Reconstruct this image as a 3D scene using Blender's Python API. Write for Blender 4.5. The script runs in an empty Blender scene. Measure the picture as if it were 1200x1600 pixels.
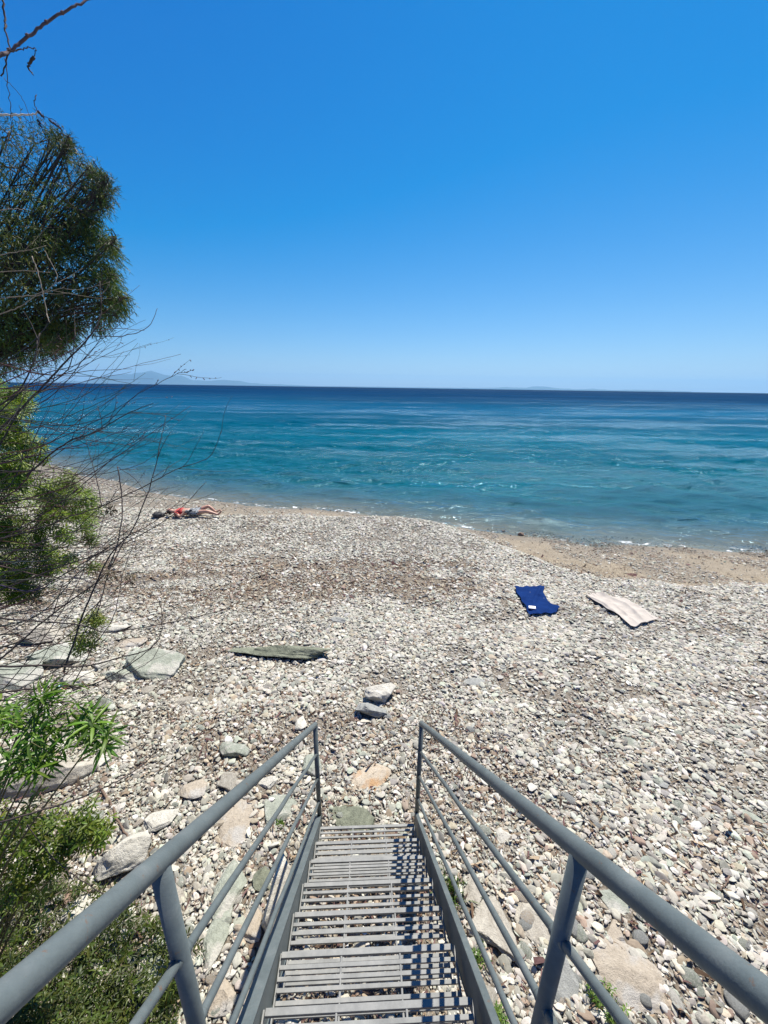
import bpy, math, random
import numpy as np
from mathutils import Vector, Matrix, Euler
random.seed(7); rng = np.random.default_rng(7)
R = math.radians
sc = bpy.context.scene
C = sc.collection

# ------------------------------------------------------------------ camera
PITCH, FPX, ROLL = R(17.6), 614.0, 0.0145
cp, sp = math.cos(PITCH), math.sin(PITCH)
Fw = Vector((0, cp, -sp)); R0 = Vector((1, 0, 0)); U0 = Vector((0, sp, cp))
Rt = R0*math.cos(ROLL) + U0*math.sin(ROLL); Up = U0*math.cos(ROLL) - R0*math.sin(ROLL)
cam = bpy.data.cameras.new('camera'); co = bpy.data.objects.new('camera', cam); C.objects.link(co)
m = Matrix.Identity(4)
for i in range(3):
    m[i][0] = Rt[i]; m[i][1] = Up[i]; m[i][2] = -Fw[i]
co.matrix_world = m
cam.sensor_fit = 'VERTICAL'; cam.sensor_height = 24; cam.sensor_width = 18; cam.lens = FPX/1600*24
cam.clip_start = .02; cam.clip_end = 120000
sc.camera = co
sc.render.resolution_x, sc.render.resolution_y = 768, 1024

def ray(px, py):
    return Fw + Rt*((px-600)/FPX) - Up*((py-800)/FPX)
def atd(px, py, depth):
    return ray(px, py)*depth

# ------------------------------------------------------------------ world and sun
SUN_AZ, SUN_EL = R(28), R(61)          # azimuth to the right of straight ahead (+Y)
w = bpy.data.worlds.new('World'); sc.world = w; w.use_nodes = True
nt = w.node_tree; nt.nodes.clear()
out = nt.nodes.new('ShaderNodeOutputWorld'); bg = nt.nodes.new('ShaderNodeBackground')
sky = nt.nodes.new('ShaderNodeTexSky'); sky.sky_type = 'NISHITA'; sky.sun_disc = False
sky.sun_elevation = SUN_EL; sky.sun_rotation = SUN_AZ
sky.altitude = 0; sky.air_density = 1.0; sky.dust_density = .25; sky.ozone_density = 3.0
# polarised, saturated look of the sky: one gain and offset per colour channel
SKY_G, SKY_O = (1.02, .98, .96), (-2.2, -.60, 2.1)
vm = nt.nodes.new('ShaderNodeVectorMath'); vm.operation = 'MULTIPLY_ADD'; vm.inputs[1].default_value = SKY_G; vm.inputs[2].default_value = SKY_O
mxv = nt.nodes.new('ShaderNodeVectorMath'); mxv.operation = 'MAXIMUM'; mxv.inputs[1].default_value = (.0, .0, .0)
nt.links.new(sky.outputs[0], vm.inputs[0]); nt.links.new(vm.outputs[0], mxv.inputs[0]); nt.links.new(mxv.outputs[0], bg.inputs[0])
bg.inputs[1].default_value = .0575
nt.links.new(bg.outputs[0], out.inputs[0])
sl = bpy.data.lights.new('sun', 'SUN'); sl.energy = 5.0; sl.angle = R(.5); sl.color = (1, .935, .83)
so = bpy.data.objects.new('sun', sl); C.objects.link(so)
sd = Vector((math.sin(SUN_AZ)*math.cos(SUN_EL), math.cos(SUN_AZ)*math.cos(SUN_EL), math.sin(SUN_EL)))
so.rotation_euler = sd.to_track_quat('Z', 'Y').to_euler(); so.location = sd*30
sc.view_settings.view_transform = 'Standard'; sc.view_settings.look = 'None'
sc.view_settings.gamma = 1; sc.view_settings.exposure = 0.75
sc.cycles.max_bounces = 6; sc.cycles.transparent_max_bounces = 12
sc.cycles.volume_bounces = 0

# ------------------------------------------------------------------ helpers
def tag(o, label=None, cat=None, group=None, kind=None):
    if label: o['label'] = label
    if cat: o['category'] = cat
    if group: o['group'] = group
    if kind: o['kind'] = kind
    return o
def empty(name, loc, label, cat, group=None):
    o = bpy.data.objects.new(name, None); C.objects.link(o); o.location = loc; o.empty_display_size = .1
    return tag(o, label, cat, group)

class MB:
    """collects vertices, faces and a colour per vertex"""
    def __init__(s): s.v = []; s.f = []; s.c = []; s.n = 0
    def add(s, vs, fs, col=(1, 1, 1)):
        b = s.n
        s.v.extend([tuple(p) for p in vs]); s.f.extend([tuple(b+i for i in f) for f in fs])
        s.c.extend([col]*len(vs)); s.n += len(vs)
    def box(s, lo, hi, T=None, col=(1, 1, 1)):
        vs = [(x, y, z) for x in (lo[0], hi[0]) for y in (lo[1], hi[1]) for z in (lo[2], hi[2])]
        if T: vs = [T(*p) for p in vs]
        s.add(vs, [(0, 1, 3, 2), (4, 6, 7, 5), (0, 4, 5, 1), (2, 3, 7, 6), (0, 2, 6, 4), (1, 5, 7, 3)], col)
    def tube(s, pts, r0, r1=None, n=6, col=(1, 1, 1), cap=True, taper=1.0):
        pts = [Vector(p) for p in pts]
        if r1 is None: r1 = r0
        N = len(pts); vs = []; prev = None
        for i, p in enumerate(pts):
            t = (pts[min(i+1, N-1)] - pts[max(i-1, 0)]).normalized()
            if prev is None:
                a = Vector((0, 0, 1)) if abs(t.z) < .9 else Vector((1, 0, 0))
                u = t.cross(a).normalized()
            else:
                u = (prev - t*prev.dot(t)).normalized()
            prev = u; v = t.cross(u)
            r = r0 + (r1-r0)*(i/(N-1))**taper
            for k in range(n):
                an = 2*math.pi*k/n
                vs.append(p + u*(math.cos(an)*r) + v*(math.sin(an)*r))
        fs = [(i*n+k, i*n+(k+1) % n, (i+1)*n+(k+1) % n, (i+1)*n+k) for i in range(N-1) for k in range(n)]
        if cap: fs += [tuple(range(n))[::-1], tuple((N-1)*n+k for k in range(n))]
        s.add(vs, fs, col)
    def build(s, name, mat, parent=None, smooth=True, bevel=None):
        me = bpy.data.meshes.new(name); me.from_pydata(s.v, [], s.f); me.validate()
        a = me.color_attributes.new('col', 'FLOAT_COLOR', 'POINT')
        cc = np.ones((len(s.v), 4), dtype=np.float32); cc[:, :3] = np.array(s.c, dtype=np.float32)
        a.data.foreach_set('color', cc.ravel())
        me.materials.append(mat)
        o = bpy.data.objects.new(name, me); C.objects.link(o)
        if smooth: me.polygons.foreach_set('use_smooth', [True]*len(me.polygons))
        if parent:
            o.parent = parent
            if parent.matrix_world == Matrix.Identity(4) and parent.location.length > 0:
                T = Matrix.Translation(-world_loc(parent)); me.transform(T)
        if bevel:
            b = o.modifiers.new('bevel', 'BEVEL'); b.width = bevel; b.segments = 2; b.limit_method = 'ANGLE'
        return o
def world_loc(o):
    p = Vector(o.location)
    while o.parent: o = o.parent; p = p + Vector(o.location)
    return p
def catmull(P, k=6):
    P = [Vector(p) for p in P]
    if len(P) < 3: return P
    Q = [2*P[0]-P[1]] + P + [2*P[-1]-P[-2]]; o = []
    for i in range(1, len(Q)-2):
        a, b, c, d = Q[i-1:i+3]
        for j in range(k):
            t = j/k
            o.append(.5*((2*b) + (c-a)*t + (2*a-5*b+4*c-d)*t*t + (3*b-a-3*c+d)*t**3))
    o.append(P[-1]); return o

# value noise in numpy
_perm = np.random.default_rng(3).random((256, 256)).astype(np.float64)
def vn(x, y, s=1.0, ox=0, oy=0):
    x = np.asarray(x, float)/s + ox; y = np.asarray(y, float)/s + oy
    xi = np.floor(x).astype(int); yi = np.floor(y).astype(int); fx = x-xi; fy = y-yi
    fx = fx*fx*(3-2*fx); fy = fy*fy*(3-2*fy)
    g = lambda a, b: _perm[a % 256, b % 256]
    return (g(xi, yi)*(1-fx)+g(xi+1, yi)*fx)*(1-fy) + (g(xi, yi+1)*(1-fx)+g(xi+1, yi+1)*fx)*fy
def fbm(x, y, s, n=3, o=0):
    r = 0; a = .5; t = 0
    for i in range(n): r = r + a*vn(x, y, s/2**i, 17.3*i+o, 5.1*i+o); t += a; a *= .5
    return r/t
def sstep(t): t = np.clip(t, 0, 1); return t*t*(3-2*t)

# ------------------------------------------------------------------ lie of the land
SEA = -4.5
WX = [-400, -60, -20.5, -15.5, -9.5, -6.4, -2.9, -.94, 1.13, 3.4, 5.9, 8.7, 11.3, 30, 400]
WY = [150, 42, 23, 19.7, 16.2, 15.1, 14.3, 13.8, 13.1, 12.1, 11.25, 10.95, 10.7, 9.5, 0]
CX = [-400, -60, -20, -10.5, -5.4, -2.3, .4, 1.6, 2.4, 3.16, 3.83, 4.75, 7.7, 30, 400]
CY = [140, 30, 16, 12.2, 11.2, 11.25, 11.2, 10.8, 10.0, 8.9, 7.9, 7.25, 7.0, 6.5, -5]
def shore(X, Y):
    X = np.asarray(X, float); Y = np.asarray(Y, float)
    wob = (vn(X, Y*0, 1.3, 4)-.5)*.35 + (vn(X, Y*0, .5, 9)-.5)*.1
    return np.interp(X, WX, WY)+wob, np.interp(X, CX, CY)+(vn(X, Y*0, .9, 2)-.5)*.25
def height(X, Y, fine=True):
    X = np.asarray(X, float); Y = np.asarray(Y, float)
    wl, cr = shore(X, Y)
    t = np.clip((Y-1.5)/(cr-1.5), 0, 1)
    z = -3.33 - .42*t**1.3 + .035*np.exp(-((Y-cr+.5)/.6)**2)
    dw = np.maximum(wl-cr, .5); u = (Y-cr)/dw
    zc = -3.75
    lo = zc - .18*sstep((Y-cr)/.9) - (SEA*-1+zc-.18)*sstep(np.clip(u, 0, 1))*.0
    low = (zc-.18) + (SEA-(zc-.18))*np.clip(u, 0, 1)**1.15
    zz = np.where(u < 0, z, np.minimum(zc-.18*sstep((Y-cr)/.9), low+.18*(1-sstep((Y-cr)/.9))))
    off = Y-wl
    zz = np.where(off > 0, SEA-.085*off, zz)
    zz = np.maximum(zz, -13)
    # bank behind and beside the stair
    ye = .85 + .9*sstep((-X-1.2)/1.6)
    b = sstep((ye-Y)/1.9)
    zz = zz + b*(1.88)*(1) 
    zz = zz + .0*X
    if fine:
        amp = np.where(off > 0, .01, .04)
        zz = zz + (fbm(X, Y, 1.1, 3)-.5)*amp*1.6*np.clip(np.abs(off)/.8+.1, 0, 1) + (fbm(X, Y, .22, 2, 8)-.5)*.02*np.clip(np.abs(off)/.8, 0, 1)
    # inland rises gently
    zz = np.where(Y < -2, zz + np.clip((-2-Y)*.03, 0, 12), zz)
    return zz
def H(x, y): return float(height(np.array([x]), np.array([y]))[0])
def hit(px, py):
    d = ray(px, py); lo, hi = .8, 60
    for k in (500, 60, 12):
        t = np.linspace(lo, hi, k); b = t*d.z < height(t*d.x, t*d.y)
        i = int(np.argmax(b)) if b.any() else k-1
        lo, hi = t[max(i-1, 0)], t[i]
    return d*float(hi)

# ------------------------------------------------------------------ materials
def mat(name):
    m = bpy.data.materials.new(name); m.use_nodes = True
    n = m.node_tree.nodes; n.clear()
    o = n.new('ShaderNodeOutputMaterial'); return m, n, m.node_tree.links, o
def N(n, typ, **kw):
    x = n.new('ShaderNode'+typ)
    for k, v in kw.items():
        if k in x.inputs.keys(): x.inputs[k].default_value = v
        else: setattr(x, k, v)
    return x
def ramp(n, stops, interp='LINEAR'):
    r = n.new('ShaderNodeValToRGB'); r.color_ramp.interpolation = interp
    e = r.color_ramp.elements
    e[0].position, e[0].color = stops[0][0], (*stops[0][1], 1)
    e[1].position, e[1].color = stops[-1][0], (*stops[-1][1], 1)
    for p, c in stops[1:-1]:
        q = e.new(p); q.color = (*c, 1)
    return r
def mixc(n, l, fac, a, b, blend='MIX'):
    x = n.new('ShaderNodeMix'); x.data_type = 'RGBA'; x.blend_type = blend
    for s, v in ((0, fac), (6, a), (7, b)):
        if hasattr(v, 'links') or isinstance(v, bpy.types.NodeSocket): l.new(v, x.inputs[s])
        elif isinstance(v, tuple): x.inputs[s].default_value = (*v, 1)
        else: x.inputs[s].default_value = v
    return x.outputs[2]
def mth(n, l, op, a, b=0.0, clamp=False):
    x = n.new('ShaderNodeMath'); x.operation = op; x.use_clamp = clamp
    for i, v in enumerate((a, b)):
        if isinstance(v, bpy.types.NodeSocket): l.new(v, x.inputs[i])
        else: x.inputs[i].default_value = v
    return x.outputs[0]
def noise(n, l, scale, detail=4, rough=.55, vec=None, dist=0):
    t = n.new('ShaderNodeTexNoise'); t.inputs['Scale'].default_value = scale
    t.inputs['Detail'].default_value = detail; t.inputs['Roughness'].default_value = rough
    t.inputs['Distortion'].default_value = dist
    if vec is None:
        g = n.new('ShaderNodeTexCoord'); vec = g.outputs['Object']
    l.new(vec, t.inputs['Vector']); return t.outputs['Fac']
def bump(n, l, h, strength=.3, dist=.01):
    b = n.new('ShaderNodeBump'); b.inputs['Strength'].default_value = strength
    b.inputs['Distance'].default_value = dist; l.new(h, b.inputs['Height']); return b.outputs[0]

def mat_leaf(name, rough=.45, trans=.35):
    m, n, l, o = mat(name)
    a = N(n, 'Attribute', attribute_name='col')
    p = N(n, 'BsdfPrincipled'); p.inputs['Roughness'].default_value = rough
    p.inputs['Specular IOR Level'].default_value = .35
    l.new(a.outputs['Color'], p.inputs['Base Color'])
    t = N(n, 'BsdfTranslucent')
    l.new(mixc(n, l, 1.0, a.outputs['Color'], (1.3, 1.5, .35), 'MULTIPLY'), t.inputs['Color'])
    mx = n.new('ShaderNodeMixShader'); mx.inputs[0].default_value = trans
    l.new(p.outputs[0], mx.inputs[1]); l.new(t.outputs[0], mx.inputs[2]); l.new(mx.outputs[0], o.inputs[0])
    return m
def mat_col(name, rough=.7, ns=30, amt=.35, bmp=.3, bd=.004, metal=0, spec=.3):
    """vertex colour times a mottling noise, with fine bump"""
    m, n, l, o = mat(name)
    a = N(n, 'Attribute', attribute_name='col')
    f = noise(n, l, ns, 6, .65)
    r = ramp(n, [(.25, (1-amt,)*3), (.75, (1+amt*.6,)*3)]); l.new(f, r.inputs[0])
    p = N(n, 'BsdfPrincipled'); p.inputs['Roughness'].default_value = rough
    p.inputs['Metallic'].default_value = metal; p.inputs['Specular IOR Level'].default_value = spec
    l.new(mixc(n, l, 1.0, a.outputs['Color'], r.outputs[0], 'MULTIPLY'), p.inputs['Base Color'])
    l.new(bump(n, l, f, bmp, bd), p.inputs['Normal']); l.new(p.outputs[0], o.inputs[0])
    return m
def mat_paint():
    m, n, l, o = mat('grey_painted_steel')
    f = noise(n, l, 9, 8, .7); g = noise(n, l, 220, 3, .6); h = noise(n, l, 45, 6, .75, dist=.4)
    c = ramp(n, [(.3, (.072, .090, .093)), (.55, (.098, .118, .120)), (.75, (.140, .155, .155))]); l.new(f, c.inputs[0])
    salt = ramp(n, [(.35, (.88,)*3), (.5, (1,)*3), (.62, (1.18, 1.18, 1.16))]); l.new(noise(n, l, 26, 8, .8, dist=.8), salt.inputs[0])
    w1 = ramp(n, [(.63, (0, 0, 0)), (.67, (1, 1, 1))]); l.new(h, w1.inputs[0])
    p = N(n, 'BsdfPrincipled'); p.inputs['Roughness'].default_value = .5
    p.inputs['Specular IOR Level'].default_value = .35
    l.new(mixc(n, l, mth(n, l, 'MULTIPLY', w1.outputs[0], .7), mixc(n, l, .55, c.outputs[0], salt.outputs[0], 'MULTIPLY'), (.13, .075, .045)), p.inputs['Base Color'])
    rr = mth(n, l, 'MULTIPLY_ADD', f, .3); n[-1].inputs[2].default_value = .36; l.new(rr, p.inputs['Roughness'])
    l.new(bump(n, l, mth(n, l, 'ADD', g, mth(n, l, 'MULTIPLY', h, .5)), .35, .0014), p.inputs['Normal']); l.new(p.outputs[0], o.inputs[0]); return m
def mat_tread():
    m, n, l, o = mat('weathered_grey_tread')
    f = noise(n, l, 14, 8, .7); g = noise(n, l, 160, 4, .6)
    c = ramp(n, [(.3, (.17, .175, .17)), (.55, (.24, .245, .235)), (.78, (.31, .305, .29))]); l.new(f, c.inputs[0])
    p = N(n, 'BsdfPrincipled'); p.inputs['Roughness'].default_value = .7; p.inputs['Specular IOR Level'].default_value = .25
    l.new(c.outputs[0], p.inputs['Base Color']); l.new(bump(n, l, g, .3, .0015), p.inputs['Normal'])
    l.new(p.outputs[0], o.inputs[0]); return m
def mat_rock(name, a, b, c=None):
    m, n, l, o = mat(name)
    f = noise(n, l, 6, 8, .7, dist=1.2); g = noise(n, l, 42, 6, .75); h = noise(n, l, 5, 3, .6)
    r = ramp(n, [(.3, b), (.6, a), (.8, tuple(min(1, x*1.18) for x in a))]); l.new(f, r.inputs[0])
    col = r.outputs[0]
    if c:
        r2 = ramp(n, [(.5, (0, 0, 0)), (.62, (1, 1, 1))]); l.new(h, r2.inputs[0]); col = mixc(n, l, r2.outputs[0], col, c)
    sp_ = ramp(n, [(.3, (.55,)*3), (.45, (1,)*3), (.7, (1.12,)*3)]); l.new(g, sp_.inputs[0])
    col = mixc(n, l, .8, col, sp_.outputs[0], 'MULTIPLY')
    p = N(n, 'BsdfPrincipled'); p.inputs['Roughness'].default_value = .88; p.inputs['Specular IOR Level'].default_value = .2
    l.new(col, p.inputs['Base Color'])
    s = mth(n, l, 'ADD', g, f); l.new(bump(n, l, s, .8, .02), p.inputs['Normal']); l.new(p.outputs[0], o.inputs[0]); return m

def mat_ground():
    m, n, l, o = mat('beach_ground')
    tc = n.new('ShaderNodeTexCoord'); O = tc.outputs['Object']
    za = N(n, 'Attribute', attribute_name='zone')           # r = sand, g = wet, b = brown debris and painted shade under the stair
    sep = n.new('ShaderNodeSeparateColor'); l.new(za.outputs['Color'], sep.inputs[0])
    f = noise(n, l, 3, 8, .7, O); g = noise(n, l, 60, 5, .7, O); f2 = noise(n, l, .9, 5, .6, O)
    vo = n.new('ShaderNodeTexVoronoi'); vo.inputs['Scale'].default_value = 62; l.new(O, vo.inputs['Vector'])
    sv = n.new('ShaderNodeSeparateColor'); l.new(vo.outputs['Color'], sv.inputs[0])
    peb = ramp(n, [(0, (.13, .12, .10)), (.35, (.26, .25, .22)), (.7, (.38, .37, .34)), (1, (.52, .51, .48))]); l.new(sv.outputs[0], peb.inputs[0])
    gap = ramp(n, [(.25, (1, 1, 1)), (.6, (.35, .3, .26))]); l.new(vo.outputs['Distance'], gap.inputs[0])
    stone = mixc(n, l, 1.0, peb.outputs[0], gap.outputs[0], 'MULTIPLY')
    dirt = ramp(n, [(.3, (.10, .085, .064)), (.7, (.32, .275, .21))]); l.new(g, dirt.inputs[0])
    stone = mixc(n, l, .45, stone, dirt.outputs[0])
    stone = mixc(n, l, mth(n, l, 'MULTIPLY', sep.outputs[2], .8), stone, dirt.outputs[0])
    sand = ramp(n, [(.25, (.21, .175, .125)), (.6, (.28, .24, .18)), (.8, (.34, .30, .235))]); l.new(f, sand.inputs[0])
    grit = ramp(n, [(.36, (.45, .41, .37)), (.5, (1, 1, 1)), (.64, (1.35, 1.35, 1.32))]); l.new(g, grit.inputs[0])
    sandc = mixc(n, l, .8, sand.outputs[0], grit.outputs[0], 'MULTIPLY')
    bo = n.new('ShaderNodeTexNoise'); bo.inputs['Scale'].default_value = .8; bo.inputs['Detail'].default_value = 6; l.new(O, bo.inputs['Vector'])
    gp = ramp(n, [(.50, (0, 0, 0)), (.62, (1, 1, 1))]); l.new(bo.outputs['Fac'], gp.inputs[0])      # gravelly patches in the sand
    gm = ramp(n, [(.0, (.45, .42, .38)), (.45, (.85, .82, .78)), (.8, (1.5, 1.5, 1.45))]); l.new(sv.outputs[1], gm.inputs[0])
    sandc = mixc(n, l, mth(n, l, 'MULTIPLY', gp.outputs[0], .85), sandc, mixc(n, l, 1.0, sandc, gm.outputs[0], 'MULTIPLY'))
    col = mixc(n, l, sep.outputs[0], stone, sandc)
    wetc = mixc(n, l, 1.0, col, (.74, .73, .71), 'MULTIPLY')
    col = mixc(n, l, sep.outputs[1], col, wetc)
    p = N(n, 'BsdfPrincipled'); l.new(col, p.inputs['Base Color'])
    ro = mth(n, l, 'MULTIPLY_ADD', sep.outputs[1], -.4); n[-1].inputs[2].default_value = .92; l.new(ro, p.inputs['Roughness'])
    p.inputs['Specular IOR Level'].default_value = .25
    hh = mth(n, l, 'SUBTRACT', g, vo.outputs['Distance'])
    l.new(bump(n, l, hh, .6, .02), p.inputs['Normal']); l.new(p.outputs[0], o.inputs[0]); return m

def mat_inst(name, attr='pcol', rough=.75, spec=.3):
    m, n, l, o = mat(name)
    a = N(n, 'Attribute', attribute_name=attr, attribute_type='INSTANCER')
    tc = n.new('ShaderNodeTexCoord')
    f = noise(n, l, 2.2, 5, .7, tc.outputs['Object'], .5)
    r = ramp(n, [(.3, (.72,)*3), (.7, (1.15,)*3)]); l.new(f, r.inputs[0])
    p = N(n, 'BsdfPrincipled'); p.inputs['Roughness'].default_value = rough; p.inputs['Specular IOR Level'].default_value = spec
    l.new(mixc(n, l, 1.0, a.outputs['Color'], r.outputs[0], 'MULTIPLY'), p.inputs['Base Color'])
    l.new(p.outputs[0], o.inputs[0]); return m

def mat_sea():
    m, n, l, o = mat('sea_water')
    tc = n.new('ShaderNodeTexCoord'); O = tc.outputs['Object']
    da = N(n, 'Attribute', attribute_name='off'); off = da.outputs['Fac']     # metres offshore
    lg = mth(n, l, 'LOGARITHM', mth(n, l, 'ADD', off, 1.0), 10.0)
    mp = n.new('ShaderNodeMapping'); mp.inputs['Scale'].default_value = (.03, .16, 1); mp.inputs['Rotation'].default_value = (0, 0, .12); l.new(O, mp.inputs[0])
    big = noise(n, l, 1.0, 5, .6, mp.outputs[0], .8)
    mp3 = n.new('ShaderNodeMapping'); mp3.inputs['Scale'].default_value = (.004, .03, 1); mp3.inputs['Rotation'].default_value = (0, 0, .05); l.new(O, mp3.inputs[0])
    big2 = noise(n, l, 1.0, 5, .6, mp3.outputs[0], .6)
    lgn = mth(n, l, 'ADD', lg, mth(n, l, 'MULTIPLY', mth(n, l, 'SUBTRACT', big, .5), .40))
    # water colour deepens with depth offshore (1 m .. 1 km on a log scale)
    cr = ramp(n, [(0, (.17, .20, .18)), (.09, (.13, .19, .185)), (.17, (.045, .125, .14)), (.235, (.006, .092, .115)), (.36, (.001, .082, .110)),
                  (.46, (.0, .085, .135)), (.58, (0, .070, .145)), (.72, (0, .030, .092)), (1, (0, .012, .055))])
    l.new(mth(n, l, 'DIVIDE', lgn, 3.2), cr.inputs[0])
    v = ramp(n, [(.32, (.5,)*3), (.5, (.78,)*3), (.62, (1.05, 1.0, .98)), (.74, (2.0, 1.35, 1.25))]); l.new(big2, v.inputs[0])
    col = mixc(n, l, 1.0, cr.outputs[0], v.outputs[0], 'MULTIPLY')
    sk = ramp(n, [(.49, (0, 0, 0)), (.60, (1, 1, 1))]); l.new(big, sk.inputs[0])
    far = ramp(n, [(.26, (0, 0, 0)), (.38, (1, 1, 1)), (.62, (.7,)*3), (.75, (0, 0, 0))]); l.new(mth(n, l, 'DIVIDE', lg, 3.2), far.inputs[0])
    slick = mth(n, l, 'MULTIPLY', sk.outputs[0], far.outputs[0])
    # wave bump: ripples stretched along the shore
    mp2 = n.new('ShaderNodeMapping'); mp2.inputs['Scale'].default_value = (1.0, 1.35, 1); mp2.inputs['Rotation'].default_value = (0, 0, .25); l.new(O, mp2.inputs[0])
    w1 = noise(n, l, 2.3, 2.5, .6, mp2.outputs[0], .4); w3 = noise(n, l, .55, 3, .6, mp2.outputs[0], .5); w2 = noise(n, l, 9.0, 5, .65, mp2.outputs[0], .3)
    rp = ramp(n, [(.44, (.012,)*3), (.58, (.11,)*3)]); l.new(big, rp.inputs[0])
    hsum = mth(n, l, 'ADD', mth(n, l, 'ADD', mth(n, l, 'MULTIPLY', w1, .15), mth(n, l, 'MULTIPLY', w3, .30)), mth(n, l, 'MULTIPLY', w2, rp.outputs[0]))
    bn = bump(n, l, hsum, 1.0, 1.0)
    fr = n.new('ShaderNodeFresnel'); fr.inputs['IOR'].default_value = 1.33; l.new(bn, fr.inputs['Normal'])
    gl = N(n, 'BsdfGlossy'); gl.inputs['Roughness'].default_value = .06; gl.inputs['Color'].default_value = (.5, .8, 1, 1); l.new(bn, gl.inputs['Normal'])
    rg = ramp(n, [(.40, (.07,)*3), (.56, (.24,)*3)]); l.new(big, rg.inputs[0]); l.new(rg.outputs[0], gl.inputs['Roughness'])
    df = N(n, 'BsdfDiffuse'); l.new(col, df.inputs['Color']); l.new(bn, df.inputs['Normal'])
    tr = N(n, 'BsdfTransparent'); tr.inputs['Color'].default_value = (.88, .96, .97, 1)
    al = mth(n, l, 'SUBTRACT', 1.0, mth(n, l, 'EXPONENT', mth(n, l, 'MULTIPLY', off, -.55)))
    al = mth(n, l, 'MAXIMUM', al, .04)
    # thin broken foam at the very edge
    fn = noise(n, l, 2.6, 6, .7, O, .6)
    edge = mth(n, l, 'SUBTRACT', 1.0, mth(n, l, 'MULTIPLY', mth(n, l, 'ABSOLUTE', mth(n, l, 'SUBTRACT', off, .20)), 4.5), True)
    fo = ramp(n, [(.54, (0, 0, 0)), (.62, (1, 1, 1))]); l.new(fn, fo.inputs[0])
    foam = mth(n, l, 'MULTIPLY', edge, fo.outputs[0])
    m1 = n.new('ShaderNodeMixShader'); l.new(al, m1.inputs[0]); l.new(tr.outputs[0], m1.inputs[1]); l.new(df.outputs[0], m1.inputs[2])
    rf = ramp(n, [(.08, (.55,)*3), (.2, (.8,)*3), (.42, (.42,)*3), (.75, (.13,)*3)]); l.new(mth(n, l, 'DIVIDE', lg, 3.2), rf.inputs[0])
    m2 = n.new('ShaderNodeMixShader'); l.new(mth(n, l, 'ADD', mth(n, l, 'MULTIPLY', fr.outputs[0], rf.outputs[0]), mth(n, l, 'MULTIPLY', slick, .10), True), m2.inputs[0]); l.new(m1.outputs[0], m2.inputs[1]); l.new(gl.outputs[0], m2.inputs[2])
    wf = N(n, 'BsdfDiffuse'); wf.inputs['Color'].default_value = (.75, .78, .78, 1)
    m3 = n.new('ShaderNodeMixShader'); l.new(foam, m3.inputs[0]); l.new(m2.outputs[0], m3.inputs[1]); l.new(wf.outputs[0], m3.inputs[2])
    l.new(m3.outputs[0], o.inputs[0]); return m

# ------------------------------------------------------------------ ground (one sheet to the horizon)
def polar_sheet(name, radii, angs, zf, closed, attrs, material):
    rr, aa = np.meshgrid(radii, angs, indexing='ij')
    X = rr*np.sin(aa); Y = rr*np.cos(aa); Z = zf(X, Y, rr)
    nr, na = X.shape
    V = np.stack([X, Y, Z], -1).reshape(-1, 3)
    i = np.arange(nr-1)[:, None]; j = np.arange(na if closed else na-1)[None, :]
    j2 = (j+1) % na
    Fq = np.stack([i*na+j, i*na+j2, (i+1)*na+j2, (i+1)*na+j], -1).reshape(-1, 4)
    me = bpy.data.meshes.new(name)
    me.vertices.add(len(V)); me.vertices.foreach_set('co', V.astype(np.float32).ravel())
    me.loops.add(Fq.size); me.loops.foreach_set('vertex_index', Fq.astype(np.int32).ravel())
    me.polygons.add(len(Fq)); me.polygons.foreach_set('loop_start', (np.arange(len(Fq))*4).astype(np.int32))
    me.polygons.foreach_set('loop_total', np.full(len(Fq), 4, np.int32))
    me.update(calc_edges=True)
    me.polygons.foreach_set('use_smooth', [True]*len(Fq))
    for an, fn in attrs.items():
        d = fn(X, Y)
        if d.ndim == 3:
            at = me.color_attributes.new(an, 'FLOAT_COLOR', 'POINT'); q = np.ones((len(V), 4), np.float32); q[:, :3] = d.reshape(-1, 3)
            at.data.foreach_set('color', q.ravel())
        else:
            at = me.attributes.new(an, 'FLOAT', 'POINT'); at.data.foreach_set('value', d.astype(np.float32).ravel())
    me.materials.append(material)
    ob = bpy.data.objects.new(name, me); C.objects.link(ob); return ob

def brown(X, Y):
    """dry brown debris among the stones, plus shade painted in under the stair"""
    b = sstep((fbm(X, Y, 1.6, 4, 3)-.47)*6)*.75
    band = np.exp(-((Y-6.9-.05*X)/1.1)**4)*sstep((fbm(X, Y*2.2, 1.6, 4, 11)-.30)*5)*sstep((3.2-X)/2)
    near = np.exp(-((Y-2.6)/1.1)**2)*.55*sstep((fbm(X, Y, .7, 3, 21)-.4)*5)
    left = sstep((-X-1.0)/2)*sstep((3.0-Y)/1.5)*.6
    under = sstep((.42-np.abs(X+.06))/.08)*sstep((2.25-Y)/.15)*.85  # litter gathered below the treads, with the stair's shade painted into the brown
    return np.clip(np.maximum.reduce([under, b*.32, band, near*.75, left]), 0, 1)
def sandy(X, Y):
    wl, cr = shore(X, Y)
    past = sstep((Y-cr-.05)/.35)
    s = past*np.where(X > 1.0, .60+.40*sstep((fbm(X, Y, 1.4, 3, 31)-.40)*6), (.35+.5*sstep((fbm(X, Y, .9, 3, 5)-.4)*4))*sstep((X+7.5)/1.5))
    s = np.maximum(s, sstep((Y-wl+.7)/.5)*.8)
    return np.clip(s, 0, 1)
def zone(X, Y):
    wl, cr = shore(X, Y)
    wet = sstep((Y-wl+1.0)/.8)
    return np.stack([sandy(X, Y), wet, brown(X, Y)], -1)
rad = np.concatenate([np.geomspace(.25, 30, 430), np.geomspace(31, 7000, 90)])
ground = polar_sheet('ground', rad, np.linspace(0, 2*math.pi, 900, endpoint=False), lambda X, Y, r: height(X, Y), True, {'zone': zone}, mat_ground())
tag(ground, kind='structure')

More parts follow.
